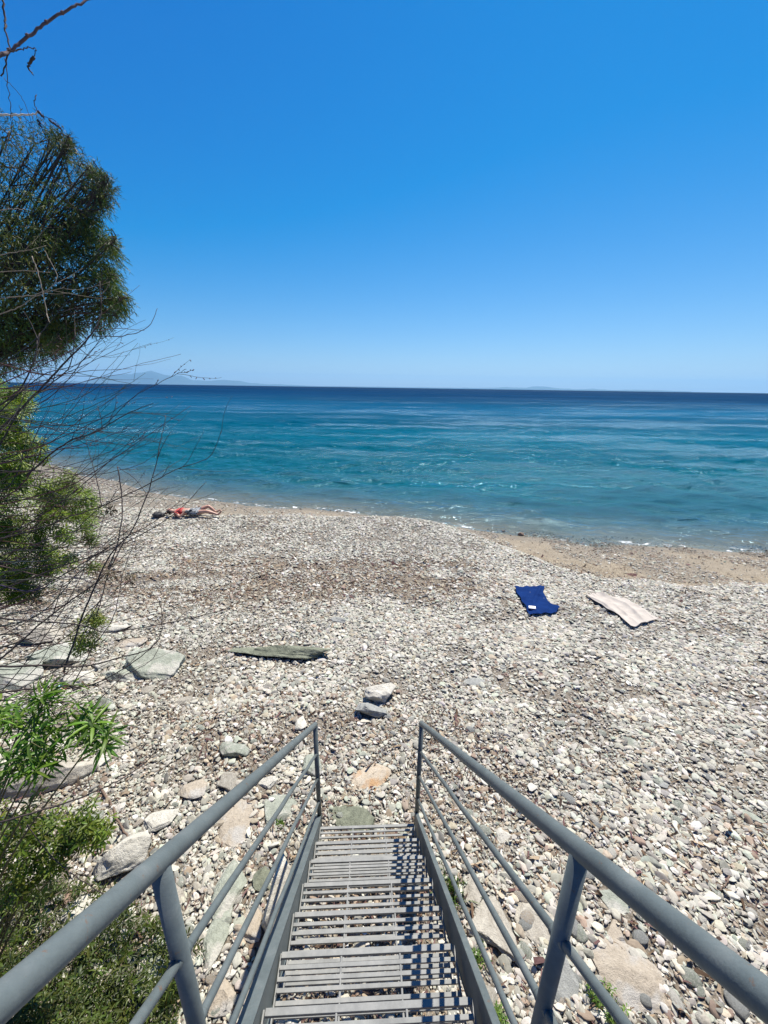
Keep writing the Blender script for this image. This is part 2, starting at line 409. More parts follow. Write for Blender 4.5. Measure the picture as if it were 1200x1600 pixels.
# ------------------------------------------------------------------ sea
def sea_off(X, Y):
    wl, cr = shore(X, Y)
    g = Y-wl
    return np.maximum(g, 0)
def sea_z(X, Y, r):
    z = np.zeros_like(X); rs = np.random.default_rng(5)
    damp = np.clip(sea_off(X, Y)/3.5+.15, 0, 1)*(.75+.5*fbm(X, Y*2, 9, 2, 61))
    for k in range(26):
        L = .42*1.11**k if k < 20 else 3.0*1.35**(k-20)
        th = rs.normal(math.pi/2+.2, .62); ph = rs.random()*6.28; a = .0105*L if L < 1.3 else .0135*L**.25
        kx, ky = math.cos(th)*6.283/L, math.sin(th)*6.283/L
        fade = np.clip(2.2-r*.030/L, 0, 1)
        z += a*np.sin(kx*X+ky*Y+ph+.6*np.sin(X*.7/L+ph))*fade
    return SEA + z*damp
sea = polar_sheet('sea', np.concatenate([np.geomspace(7, 60, 620), np.geomspace(60.5, 7000, 260)]), np.linspace(R(-75), R(75), 900), sea_z, False, {'off': sea_off}, mat_sea())
tag(sea, kind='structure')

# ------------------------------------------------------------------ far hills across the water
def hills():
    mb = MB(); D = 58000; n = 160
    prof = [(60, .02), (120, 2), (170, 7), (200, 12), (235, 13.5), (270, 12.5), (300, 8), (340, 7), (370, 4.5), (410, 3), (440, 1.2), (500, .6), (640, .5), (720, .8), (800, 2.2), (850, 2.6), (900, 2), (960, 1.2), (1010, 1), (1080, .3)]
    xs = np.linspace(60, 1080, n); hs_ = np.interp(xs, [p[0] for p in prof], [p[1] for p in prof])
    hs_ = hs_ + (vn(xs, xs*0, 22, 3)-.5)*np.minimum(hs_, 5)*.8 + (vn(xs, xs*0, 8, 6)-.5)*np.minimum(hs_, 3)*.5
    rows = [(-2600, 0), (-1500, .45), (-700, .8), (0, 1), (900, .7), (2400, 0)]
    vs = []
    for dy, k in rows:
        for x, hh in zip(xs, hs_):
            d = ray(x, 605+(x-600)*.0145); d = d/math.hypot(d.x, d.y)
            q = d*(D+dy*(1+.3*math.sin(x*.05)))
            z = -30 + (hh+.6)/FPX*D*1.0*k*(1+.15*(float(vn(x, dy, 30, 8))-.5))
            vs.append((q.x, q.y, z))
    fs = [(r_*n+i, r_*n+i+1, (r_+1)*n+i+1, (r_+1)*n+i) for r_ in range(len(rows)-1) for i in range(n-1)]
    mb.add(vs, fs, (.03, .045, .035))
    o = mb.build('hills', mat_col('hill_scrub', .95, .002, .3, 0)); tag(o, kind='structure')
hills()

# ------------------------------------------------------------------ gravel (stuff, instanced)
PEBCOL = .87*np.array([(.50, .475, .395), (.46, .435, .36), (.37, .355, .30), (.58, .56, .485), (.26, .25, .22), (.43, .45, .37), (.46, .40, .30), (.36, .29, .21), (.30, .225, .17), (.68, .66, .60)])
PEBP = np.array([.25, .21, .12, .16, .05, .08, .06, .025, .015, .03]); PEBP /= PEBP.sum()
def inst_group(name, material, flat=False, variants=6):
    g = bpy.data.node_groups.new(name, 'GeometryNodeTree'); g.is_modifier = True
    g.interface.new_socket('Geometry', in_out='INPUT', socket_type='NodeSocketGeometry')
    g.interface.new_socket('Geometry', in_out='OUTPUT', socket_type='NodeSocketGeometry')
    n, l = g.nodes, g.links
    gi = n.new('NodeGroupInput'); go = n.new('NodeGroupOutput')
    iop = n.new('GeometryNodeInstanceOnPoints'); jn = n.new('GeometryNodeJoinGeometry')
    for k in range(variants):
        if flat:
            ic = n.new('GeometryNodeMeshGrid'); ic.inputs['Size X'].default_value = 2; ic.inputs['Size Y'].default_value = .7+.25*(k % 3)
            ic.inputs['Vertices X'].default_value = 4; ic.inputs['Vertices Y'].default_value = 2
        else:
            ic = n.new('GeometryNodeMeshIcoSphere'); ic.inputs['Subdivisions'].default_value = (2, 3, 1, 2, 2, 3)[k % 6]
        pos = n.new('GeometryNodeInputPosition')
        ad = n.new('ShaderNodeVectorMath'); ad.operation = 'ADD'; ad.inputs[1].default_value = (k*7.7, k*3.1, k*5.9); l.new(pos.outputs[0], ad.inputs[0])
        no = n.new('ShaderNodeTexNoise'); no.inputs['Scale'].default_value = .75; no.inputs['Detail'].default_value = 1.5; l.new(ad.outputs[0], no.inputs['Vector'])
        sb = n.new('ShaderNodeVectorMath'); sb.operation = 'SUBTRACT'; sb.inputs[1].default_value = (.5, .5, .5); l.new(no.outputs['Color'], sb.inputs[0])
        mu = n.new('ShaderNodeVectorMath'); mu.operation = 'SCALE'; mu.inputs['Scale'].default_value = 1.35; l.new(sb.outputs[0], mu.inputs[0])
        st = n.new('GeometryNodeSetPosition'); l.new(ic.outputs['Mesh'], st.inputs['Geometry']); l.new(mu.outputs[0], st.inputs['Offset'])
        sm = n.new('GeometryNodeSetShadeSmooth'); sm.inputs['Shade Smooth'].default_value = k not in (0, 2, 4); l.new(st.outputs[0], sm.inputs['Geometry'])
        ms = n.new('GeometryNodeSetMaterial'); ms.inputs['Material'].default_value = material; l.new(sm.outputs[0], ms.inputs['Geometry'])
        ti = n.new('GeometryNodeGeometryToInstance'); l.new(ms.outputs[0], ti.inputs[0]); l.new(ti.outputs[0], jn.inputs[0])
    def na(nm, t):
        x = n.new('GeometryNodeInputNamedAttribute'); x.data_type = t; x.inputs['Name'].default_value = nm
        return x.outputs['Attribute']
    er = n.new('FunctionNodeEulerToRotation'); l.new(na('prot', 'FLOAT_VECTOR'), er.inputs[0])
    l.new(gi.outputs[0], iop.inputs['Points']); l.new(jn.outputs[0], iop.inputs['Instance'])
    iop.inputs['Pick Instance'].default_value = True
    l.new(na('pidx', 'INT'), iop.inputs['Instance Index']); l.new(er.outputs[0], iop.inputs['Rotation']); l.new(na('pscl', 'FLOAT_VECTOR'), iop.inputs['Scale'])
    l.new(iop.outputs[0], go.inputs[0])
    return g
def scatter(name, P, rot, scl, col, idx, group):
    me = bpy.data.meshes.new(name); me.vertices.add(len(P)); me.vertices.foreach_set('co', P.astype(np.float32).ravel())
    for nm, t, d, key in (('prot', 'FLOAT_VECTOR', rot, 'vector'), ('pscl', 'FLOAT_VECTOR', scl, 'vector'), ('pidx', 'INT', idx, 'value')):
        a = me.attributes.new(nm, t, 'POINT'); a.data.foreach_set(key, d.astype(np.int32 if t == 'INT' else np.float32).ravel())
    a = me.attributes.new('pcol', 'FLOAT_COLOR', 'POINT'); c4 = np.ones((len(P), 4), np.float32); c4[:, :3] = col; a.data.foreach_set('color', c4.ravel())
    o = bpy.data.objects.new(name, me); C.objects.link(o)
    md = o.modifiers.new('scatter', 'NODES'); md.node_group = group
    return o
def sample(n, y0, y1, dens, margin=1.0):
    """random ground points in the wedge the photograph covers, plus a margin each side"""
    Y = y0 + (y1-y0)*rng.random(n*3); hw = Y*1.02+1.9+margin; X = (rng.random(n*3)*2-1)*hw
    keep = rng.random(n*3) < hw/hw.max()*dens(X, Y)
    X, Y = X[keep], Y[keep]
    return X[:n], Y[:n]
def patch(X, Y):
    return sstep((fbm(X, Y, .55, 3, 41)-.3)*4)
pm = mat_inst('pebble_stone')
gg = inst_group('pebble_scatter', pm)
EXC = []          # footprints of rocks and cloths, kept free of loose gravel
def clear_of(X, Y):
    ok = np.ones(len(X), bool)
    for cx, cy, rx, ry, a in EXC:
        dx, dy = X-cx, Y-cy; u = (dx*math.cos(a)+dy*math.sin(a))/rx; v = (-dx*math.sin(a)+dy*math.cos(a))/ry
        ok &= u*u+v*v > .62
    return ok
def make_gravel():
    PX, PY, PZ, S = [], [], [], []
    for (n, y0, y1, lo, hi, s0) in ((105000, .2, 3.6, .30, 1, .0086), (145000, 3.4, 7.2, .22, 1, .0100), (115000, 7.0, 12.5, .3, 1, .0132), (10000, 12.0, 20, .5, 1, .022)):
        def dens(X, Y):
            wl, cr = shore(X, Y)
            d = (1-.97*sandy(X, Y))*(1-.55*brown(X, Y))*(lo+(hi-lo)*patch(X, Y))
            return np.clip(d, 0, 1)*(Y < wl+.9)
        X, Y = sample(n, y0, y1, dens)
        k = len(X)
        s = s0*np.exp(rng.normal(0, .56, k))
        s *= np.where((sandy(X, Y) > .35), .62, 1)
        s *= .72+.7*fbm(X, Y, 1.3, 2, 55)
        s *= np.where(X > 0, 1+.15*np.clip(X/3, 0, 1), 1)
        s = np.clip(s, .0045, .036)
        PX.append(X); PY.append(Y); S.append(s)
    X = np.concatenate(PX); Y = np.concatenate(PY); s = np.concatenate(S); ok = clear_of(X, Y); X, Y, s = X[ok], Y[ok], s[ok]; k = len(X)
    z = height(X, Y) + rng.random(k)*.017 + s*.22
    scl = np.stack([s*(1+.5*rng.random(k)), s*(.65+.35*rng.random(k)), s*(.18+.27*rng.random(k))], -1)
    rot = np.stack([rng.normal(.16, .33, k), rng.normal(0, .33, k), rng.random(k)*6.28], -1)
    rot[:, 2] = rng.normal(-.4, .7, k)
    ci = rng.choice(len(PEBCOL), k, p=PEBP)
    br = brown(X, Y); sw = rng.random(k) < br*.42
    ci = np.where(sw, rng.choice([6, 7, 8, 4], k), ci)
    wl, cr = shore(X, Y)
    lo = (Y > cr+.1) & (X > -6.2) & (rng.random(k) < .62); ci = np.where(lo, rng.choice([6, 7, 8, 4, 2, 6, 7], k), ci)
    col = PEBCOL[ci]*(1+rng.normal(0, .12, (k, 1)))*(1+rng.normal(0, .02, (k, 3)))
    wet = sstep((Y-wl+.8)/.6)[:, None]; col = col*(1-.45*wet)
    o = scatter('gravel', np.stack([X, Y, z], -1), rot, scl, np.clip(col, .02, .85), rng.integers(0, 6, k), gg)
    tag(o, 'pale grey, white and brownish beach gravel', 'gravel', kind='stuff')
def make_litter():
    g = inst_group('litter_scatter', mat_inst('dry_litter', rough=.9, spec=.1), flat=True)
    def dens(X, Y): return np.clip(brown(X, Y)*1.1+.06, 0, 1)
    X, Y = sample(34000, .3, 4.6, dens); X2, Y2 = sample(30000, 4.6, 10.5, dens)
    X = np.concatenate([X, X2]); Y = np.concatenate([Y, Y2]); ok = clear_of(X, Y); X, Y = X[ok], Y[ok]; k = len(X)
    s = .010*np.exp(rng.normal(0, .45, k)) * np.where(Y > 4.6, 1.35, 1)
    scl = np.stack([s*(1.0+rng.random(k)*1.3), s*(.3+.5*rng.random(k)), s*.5], -1)
    rot = np.stack([rng.normal(0, .5, k), rng.normal(0, .35, k), rng.random(k)*6.28], -1)
    cols = np.array([(.13, .085, .055), (.17, .115, .08), (.23, .17, .11), (.08, .055, .045), (.33, .26, .18), (.14, .08, .075)])
    col = cols[rng.integers(0, 6, k)]*(1+rng.normal(0, .15, (k, 1)))
    z = height(X, Y)+.014+rng.random(k)*.018
    o = scatter('leaf_litter', np.stack([X, Y, z], -1), rot, scl, np.clip(col, .01, 1), rng.integers(0, 6, k), g)
    tag(o, 'dry brown leaf litter scattered between the stones', 'leaf litter', kind='stuff')

# ------------------------------------------------------------------ rocks and cobbles
def ico(sub):
    import bmesh
    bm = bmesh.new(); bmesh.ops.create_icosphere(bm, subdivisions=sub, radius=1)
    v = np.array([tuple(x.co) for x in bm.verts]); f = [tuple(y.index for y in x.verts) for x in bm.faces]; bm.free(); return v, f
ICO = {s: ico(s) for s in (3, 4, 5)}
def rock_mesh(name, sx, sy, sz, seed, sub=5, cuts=14, rough=.05, cutd=(.42, .85), material=None):
    r = np.random.default_rng(seed); v, f = ICO[sub]; v = v.copy()
    for _ in range(cuts):
        nrm = r.normal(size=3); nrm /= np.linalg.norm(nrm); d = r.uniform(*cutd)
        e = v@nrm - d; v -= np.where(e > 0, e, 0)[:, None]*nrm[None]
    for s_, a in ((.9, .16), (.4, .08), (.16, .05), (.07, .03), (.035, .014)):
        dd = (vn(v[:, 0]+v[:, 2]*.7, v[:, 1]-v[:, 2]*.5, s_, seed*1.37, seed*.77)+vn(v[:, 2]*1.6+v[:, 0]*.3, v[:, 1]*.8, s_, seed*.7, seed*.3))*.6-.6
        v *= (1+dd*a*rough/.05)[:, None]
    v *= np.array([sx, sy, sz])
    me = bpy.data.meshes.new(name); me.from_pydata(v.tolist(), [], f)
    me.polygons.foreach_set('use_smooth', [True]*len(me.polygons)); me.materials.append(material); return me
RM = {
 'green': mat_rock('pale_green_schist', (.37, .395, .325), (.22, .235, .19), (.45, .44, .385)),
 'mossy': mat_rock('dull_green_schist', (.23, .245, .18), (.10, .11, .08)),
 'white': mat_rock('white_limestone', (.58, .56, .49), (.40, .38, .32)),
 'grey': mat_rock('grey_slate', (.34, .345, .32), (.21, .215, .20)),
 'tan': mat_rock('tan_sandstone', (.44, .385, .305), (.34, .29, .225), (.42, .40, .36)),
 'rust': mat_rock('rust_stained_rock', (.50, .44, .35), (.40, .32, .22), (.44, .28, .15)),
 'conc': mat_rock('rough_buff_conglomerate', (.48, .45, .38), (.28, .25, .20)),
 'brown': mat_rock('brown_stone', (.30, .22, .16), (.18, .13, .10)),
}
def rock(px, py, wpx, ratio, hr, m, label, seed, rotz=0, tilt=(0, 0), name='rock', sub=5, cuts=14, cutd=(.42, .85), sink=.35, group=None, rough=.085):
    """wpx: width in the photo's pixels; ratio: depth/width; hr: height/width (metres ratio)"""
    p = hit(px, py); dep = p.dot(Fw); W = wpx/FPX*dep/2
    me = rock_mesh(name, W, W*ratio, W*hr, seed, sub, cuts, rough, cutd, RM[m])
    o = bpy.data.objects.new(name, me); C.objects.link(o)
    o.location = (p.x, p.y, p.z + W*hr*(1-2*sink)*.6); o.rotation_euler = (tilt[0], tilt[1], rotz)
    EXC.append((p.x, p.y, W*.85, W*ratio*.85, rotz)); return tag(o, label, 'rock', group)
rock(437, 1022, 172, .22, .13, 'mossy', 'long low dull green rock slab lying across the pebbles', 11, -.02, (-.2, 0), cutd=(.45, .95), sink=.1, sub=5, rough=.14)
rock(597, 1088, 62, .75, .5, 'white', 'buff white block behind the darker block in front of the stairs', 12, .3, sink=0)
rock(580, 1116, 56, .6, .5, 'grey', 'grey block with a dark shaded face before the buff white block', 13, -.1, (.1, 0), sink=0)
rock(250, 1042, 105, .62, .36, 'green', 'large pale green white boulder at the right end of the left row', 14, -.2, (0, .1), sink=.2, sub=5)
rock(195, 1058, 88, .55, .25, 'green', 'low pale green slab against the left side of the large pale boulder', 15, .15, sink=.3)
rock(125, 1062, 62, .7, .5, 'white', 'small pointed white rock left of the low green slab', 16, .4, sink=.25)
rock(95, 1030, 120, .7, .22, 'green', 'wide flat green slab behind the bare twigs on the left', 17, .2, sink=.3)
rock(22, 1062, 130, .6, .38, 'green', 'big green white boulder at the left edge below the twigs', 18, .1, (.1, 0), sink=.25, sub=5)
rock(205, 1006, 80, .6, .2, 'tan', 'flat tan slab behind the large pale boulder', 19, 0, sink=.4)
rock(245, 1283, 70, .85, .25, 'white', 'angular cream slab beside the left handrail', 20, .5, sink=.35)
rock(195, 1345, 110, .7, .5, 'white', 'chunky cream white boulder under the left handrail', 21, .1, (0, -.1), sink=.2, sub=5)
rock(75, 1225, 130, .45, .4, 'conc', 'long grey green ledge rock below the leafy sprig on the left', 22, .5, (.2, 0), sink=.2, sub=5)
rock(55, 1390, 140, .6, .3, 'conc', 'flat buff rock in front of the low bush at the left edge', 23, .1, sink=.35)
rock(368, 1290, 78, 1.2, .25, 'tan', 'peach tan slab outside the far left post', 24, .2, sink=.4)
rock(362, 1392, 52, 1.9, .4, 'green', 'long mint green slab between the left bars', 25, -.15, sink=.25)
rock(342, 1468, 46, 1.9, .35, 'green', 'lower mint green slab near the left post', 26, -.1, sink=.3)
rock(348, 1560, 70, .9, .35, 'tan', 'yellowish tan stone at the foot of the near left post', 27, .3, sink=.35)
rock(432, 1270, 70, .9, .22, 'green', 'flat pale green stone outside the stair foot on the left', 28, .4, sink=.35)
rock(488, 1203, 44, .9, .5, 'green', 'green slab standing behind the far left post', 29, .3, (.2, 0), sink=.15)
rock(410, 1375, 44, 1.0, .4, 'mossy', 'dull green stone just left of the stair', 30, .1, sink=.3)
rock(468, 1131, 30, 1.1, .5, 'white', 'white rounded rock left of the handrail end', 31, 0, sink=.3)
rock(556, 1283, 96, .5, .16, 'mossy', 'flat mossy green slab at the foot of the stair', 32, -.05, sink=.3)
rock(578, 1216, 84, .6, .12, 'rust', 'flat embedded rock with an orange rust stain beyond the stair foot', 33, .1, sink=.3)
rock(530, 972, 30, .5, .35, 'grey', 'small grey green stone alone beyond the long slab', 34, -.4, sink=.25)
rock(960, 1405, 66, .85, .14, 'green', 'pale mint green slab beyond the near right post', 35, -.5, sink=.35)
rock(975, 1530, 150, .62, .16, 'tan', 'large flat peach slab below the right handrail', 36, -.5, (0, 0), sink=.4, sub=5)
rock(962, 1460, 40, 1.1, .3, 'tan', 'round tan stone between the mint slab and the peach slab', 37, .2, sink=.4)
rock(775, 1450, 90, 1.1, .32, 'conc', 'rough buff conglomerate lump right of the stair', 38, .3, sink=.3, sub=5, rough=.16)
rock(835, 1440, 100, .8, .16, 'conc', 'wide crumbly buff slab under the right bars', 39, -.2, sink=.4, sub=5, rough=.12)
rock(740, 1400, 46, 1.1, .35, 'conc', 'small buff lump beside the green tuft', 40, .1, sink=.3, rough=.12)
rock(880, 1530, 70, .9, .3, 'grey', 'grey block behind the near right post', 41, .4, sink=.35)
rock(812, 1000, 26, .7, .4, 'tan', 'small tan stone on the shingle below the blue cloth', 42, .2, sink=.3)
rock(784, 1308, 30, .8, .3, 'white', 'white stone between the right bars', 43, .4, sink=.3)
rock(985, 1160, 34, .9, .3, 'green', 'mint green angular stone on the open shingle to the right', 44, .7, sink=.3)
rock(738, 1066, 44, .6, .16, 'grey', 'flat grey stone right of the pale block pair', 45, -.1, sink=.4)
rock(815, 837, 13, .6, .6, 'brown', 'small dark stone at the wet sand edge', 46, 0, sink=.2)
rock(787, 831, 8, .6, .6, 'brown', 'tiny dark pebble left of the dark stone on wet sand', 47, 0, sink=.2)
rock(1145, 1530, 90, .5, .15, 'green', 'grey green slab at the lower right under the handrail', 48, -.5, sink=.4)
rock(1030, 1225, 46, .45, .15, 'grey', 'long blue grey flat stone on the right shingle', 49, -.45, sink=.35)
rock(1178, 1280, 44, .7, .2, 'green', 'pale green stone at the right edge of the shingle', 50, -.3, sink=.35)
rock(300, 1235, 60, .8, .3, 'tan', 'pale tan stone partly hidden by the upper left handrail', 60, .3, sink=.3)
rock(120, 1440, 90, .7, .3, 'white', 'cream boulder among the weeds at the lower left', 61, .4, sink=.25)
rock(262, 1400, 60, .8, .3, 'conc', 'buff broken stone beneath the left handrail post', 62, -.3, sink=.3)
rock(240, 1530, 90, .8, .3, 'green', 'green grey stone among the weeds beside the near left post', 63, .2, sink=.3)
rock(150, 1195, 60, .7, .3, 'white', 'cream stone at the end of the ledge rock', 64, .5, sink=.3)
rock(420, 1225, 40, .9, .3, 'white', 'small cream slab outside the upper left bars', 65, .2, sink=.3)
rock(395, 1455, 50, 1.1, .3, 'tan', 'ochre stone in the shadow left of the stair', 66, .2, sink=.3)
rock(60, 1000, 90, .6, .3, 'conc', 'buff grey boulder half hidden behind the twigs at the far left', 67, .1, sink=.2)
rock(165, 1040, 50, .6, .35, 'white', 'small white stone between the flat slab and the large pale boulder', 68, .5, sink=.2)
rock(30, 1110, 70, .5, .3, 'grey', 'grey slab in front of the big left edge boulder', 69, -.1, sink=.2)
rock(175, 985, 70, .5, .2, 'white', 'low cream slab behind the tan slab', 70, .1, sink=.3)
rock(1065, 1262, 38, .6, .2, 'white', 'white flat stone right of the long blue grey one', 51, -.4, sink=.35)
rs_ = random.Random(21)
BS = [rock_mesh('rock', 1, .75, .42, 300+i, 4, 14, .10, (.45, .85), RM[('white', 'conc', 'tan', 'green', 'white', 'conc')[i]]) for i in range(6)]
for i in range(58):
    if i < 34:
        px, py = rs_.uniform(130, 440), rs_.uniform(1170, 1600)
        if px > 470-(py-1170)*.30: continue
        lb, gr = 'pale angular stone half buried in the bank left of the stair', 'pale angular stones left of the stair'
    elif i < 46:
        px, py = rs_.uniform(0, 300), rs_.uniform(965, 1110); lb, gr = 'pale broken stone among the boulder row at the left', 'pale broken stones around the left boulders'
    else:
        px, py = rs_.uniform(735, 1060), rs_.uniform(1400, 1600); lb, gr = 'pale angular stone bedded in the shingle right of the stair', 'pale angular stones right of the stair'
    p = hit(px, py); W = rs_.uniform(16, 38)/FPX*p.dot(Fw)
    if any(math.hypot(p.x-e[0], p.y-e[1]) < (e[2]+W)*.85 for e in EXC): continue
    o = bpy.data.objects.new('rock', BS[i % 6]); C.objects.link(o); o.scale = (W, W*rs_.uniform(.8, 1.1), W*rs_.uniform(.8, 1.3))
    o.location = (p.x, p.y, p.z+W*.06); o.rotation_euler = (rs_.gauss(0, .15), rs_.gauss(0, .15), rs_.uniform(0, 6)); tag(o, lb, 'rock', gr)
    EXC.append((p.x, p.y, W*.8, W*.6, o.rotation_euler[2]))
# white block partly under the left stringer
p = hit(432, 1470); me = rock_mesh('rock', .13, .24, .24, 52, 5, 10, .04, (.6, .95), RM['white'])
o = bpy.data.objects.new('rock', me); C.objects.link(o); o.location = (p.x, p.y+.14, p.z+.13); EXC.append((p.x, p.y+.14, .12, .2, 0)); o.rotation_euler = (.1, .15, -.1)
tag(o, 'white block wedged under the left stringer of the stair', 'rock')

def cobbles():
    fam = [('pale green', 'green'), ('white', 'white'), ('grey', 'grey'), ('tan', 'tan'), ('buff speckled', 'conc')]
    base = []
    for i, (nm, k) in enumerate(fam):
        base.append([rock_mesh('cobble', 1, .72, .3, 200+10*i+j, 3, 5, .05, (.7, .95), RM[k]) for j in range(4)])
    n = 0; r = random.Random(5)
    while n < 230:
        px = r.uniform(150, 1230); py = 950+650*r.random()**.9
        if 400 < px < 800 and py > 1280 and r.random() < .8: continue
        q = hit(px, py)
        if q.y > 9: continue
        i = r.choices(range(5), [.3, .3, .22, .12, .06])[0]
        o = bpy.data.objects.new('cobble', r.choice(base[i])); C.objects.link(o)
        s = r.uniform(.026, .055)*(1.12 if px > 700 else 1)
        o.scale = (s*r.uniform(.85, 1.2), s*r.uniform(.8, 1.1), s*r.uniform(.8, 1.4))
        o.location = (q.x, q.y, q.z+.016); o.rotation_euler = (r.gauss(.08, .15), r.gauss(0, .15), r.gauss(-.4, .8))
        nm = fam[i][0]
        tag(o, f'palm sized {nm} flat cobble lying loose in the shingle', 'cobble', f'{nm} cobbles on the shingle'); n += 1
cobbles()
make_gravel()
make_litter()

# ------------------------------------------------------------------ steel stair
PAINT, TREAD = mat_paint(), mat_tread()
FX, FY = -.0865, 2.186; AZ = math.atan2(.08, 1.705)
G = Vector((-math.sin(AZ), math.cos(AZ), 0)); Lr = Vector((math.cos(AZ), math.sin(AZ), 0))
def T(u, s, z): return Vector((FX, FY, 0)) + Lr*u - G*s + Vector((0, 0, z))
SL = .86; ZB = -3.17; HW = .375; S_TOP = 2.16; Z_TOP = ZB+SL*S_TOP
stair = empty('metal_stair', (FX, FY, ZB-.1), 'steep grey steel stair with tubular handrails going down to the pebble beach', 'stair')
for sgn in (-1, 1):
    mb = MB()
    u0, u1 = HW-.012, HW-.004
    def prism(pts_sz, ua, ub):
        vs = [T(sgn*ua, s, z) for s, z in pts_sz] + [T(sgn*ub, s, z) for s, z in pts_sz]; k = len(pts_sz)
        mb.add(vs, [tuple(range(k)), tuple(range(2*k-1, k-1, -1))] + [(i, i+k, (i+1) % k+k, (i+1) % k) for i in range(k)])
    h = .20; ZS = ZB+.028; fw = .034 if sgn < 0 else .010
    ZT = Z_TOP+.028
    web = [(-.03, ZS+SL*-.03), (S_TOP, ZT), (S_TOP, ZT-h), (-.03, ZS+SL*-.03-h+.02)]
    prism(web, u0-.0, u1)
    fl = [(-.03, ZS+SL*-.03+.006), (S_TOP, ZT+.006), (S_TOP, ZT-.004), (-.03, ZS+SL*-.03-.004)]
    prism(fl, u0-.004, HW+fw)
    flb = [(-.03, ZS+SL*-.03-h+.014), (S_TOP, ZT-h-.004), (S_TOP, ZT-h+.004), (-.03, ZS+SL*-.03-h+.024)]
    prism(flb, u0-.004, HW+.034)
    mb.build('stringer', PAINT, stair, smooth=False, bevel=.0025)
    # handrail: slope, then level over the landing
    top = .912 if sgn < 0 else .9
    pts = [T(sgn*HW, -.012, ZB+top-.01), T(sgn*HW, .02, ZB+top+SL*.02)]
    pts += [T(sgn*HW, s, ZB+top+SL*s) for s in np.linspace(.2, S_TOP-.1, 8)]
    pts += [T(sgn*HW, S_TOP+.02, ZB+top+SL*(S_TOP-.02)), T(sgn*HW, S_TOP+.2, ZB+top+SL*S_TOP+.02), T(sgn*HW, S_TOP+1.3, ZB+top+SL*S_TOP+.02)]
    mb = MB(); mb.tube(pts, .0178, n=20); mb.build('handrail', PAINT, stair)
    for hb in (.175, .41, .645):
        mb = MB(); pts = [T(sgn*HW, 0, ZB+hb), T(sgn*HW, S_TOP, ZB+hb+SL*S_TOP), T(sgn*HW, S_TOP+1.28, ZB+hb+SL*S_TOP)]
        k = []
        for a, b in zip(pts, pts[1:]):
            for t in np.linspace(0, 1, 12)[:-1]: k.append(a.lerp(b, t)+Vector((random.gauss(0, .0012), 0, random.gauss(0, .0015))))
        mb.tube(k+[pts[-1]], .0093, n=12)
        for s_ in (.017, 1.690, 1.724):      # weld beads where the bar meets the posts
            c_ = T(sgn*HW, s_, ZB+hb+SL*s_); d_ = (pts[1]-pts[0]).normalized()*.004
            mb.tube([c_-d_*1.5, c_-d_*.6, c_+d_*.6, c_+d_*1.5], .0122, .0115, n=10)
        mb.build('guard_bar', PAINT, stair)
    for s, zb_, zt in ((0, ZB-.12, ZB+top-.012), (1.707, ZB+SL*1.707-.14, ZB+top+SL*1.707), (S_TOP+1.28, Z_TOP-.2, Z_TOP+top)):
        mb = MB(); mb.tube([T(sgn*HW, s, zb_), T(sgn*HW, s, zt)], .0168, n=18); mb.build('post', PAINT, stair)
    # foot plate of the lower post
    mb = MB(); mb.box((HW*sgn-.05, -.06, ZB-.27), (HW*sgn+.05, .05, ZB-.262), T); mb.box((HW*sgn-.02, -.03, ZB-.262), (HW*sgn+.02, .02, ZB-.14), T); mb.build('foot_plate', PAINT, stair, False)
for k in range(10):
    s0 = .103+.221*k; z = ZB+SL*s0-.022
    mb = MB(); j = lambda a: random.gauss(0, a)
    for q in range(8):
        wd = .019 if q == 0 else .0134
        ss = s0 + (0 if q == 0 else .007) + q*.0312
        dz, e1, e2 = j(.0016), j(.004), j(.004)
        th = .014 if q == 0 else .009
        mb.box((-.350+e1*.5, ss, z-th+dz), (.335+e2*.5, ss+wd, z+dz), T)
    for u in (-.115, .118):
        mb.tube([T(u, s0+.005, z-.006), T(u, s0+.245, z-.006)], .0045, n=8)
    for u in (-.355, .340):
        mb.box((u-.003, s0, z-.035), (u+.003, s0+.24, z-.009), T)
    mb.build('tread', TREAD, stair, False, bevel=.0015)
mb = MB()
for q in range(22):
    mb.box((-.352, S_TOP+.165+q*.0505, Z_TOP-.04), (.352, S_TOP+.165+q*.0505+.03, Z_TOP-.018), T)
for u in (-.36, .36): mb.box((u-.004, S_TOP, Z_TOP-.2), (u+.004, S_TOP+1.3, Z_TOP-.012), T)
mb.build('landing', TREAD, stair, False)

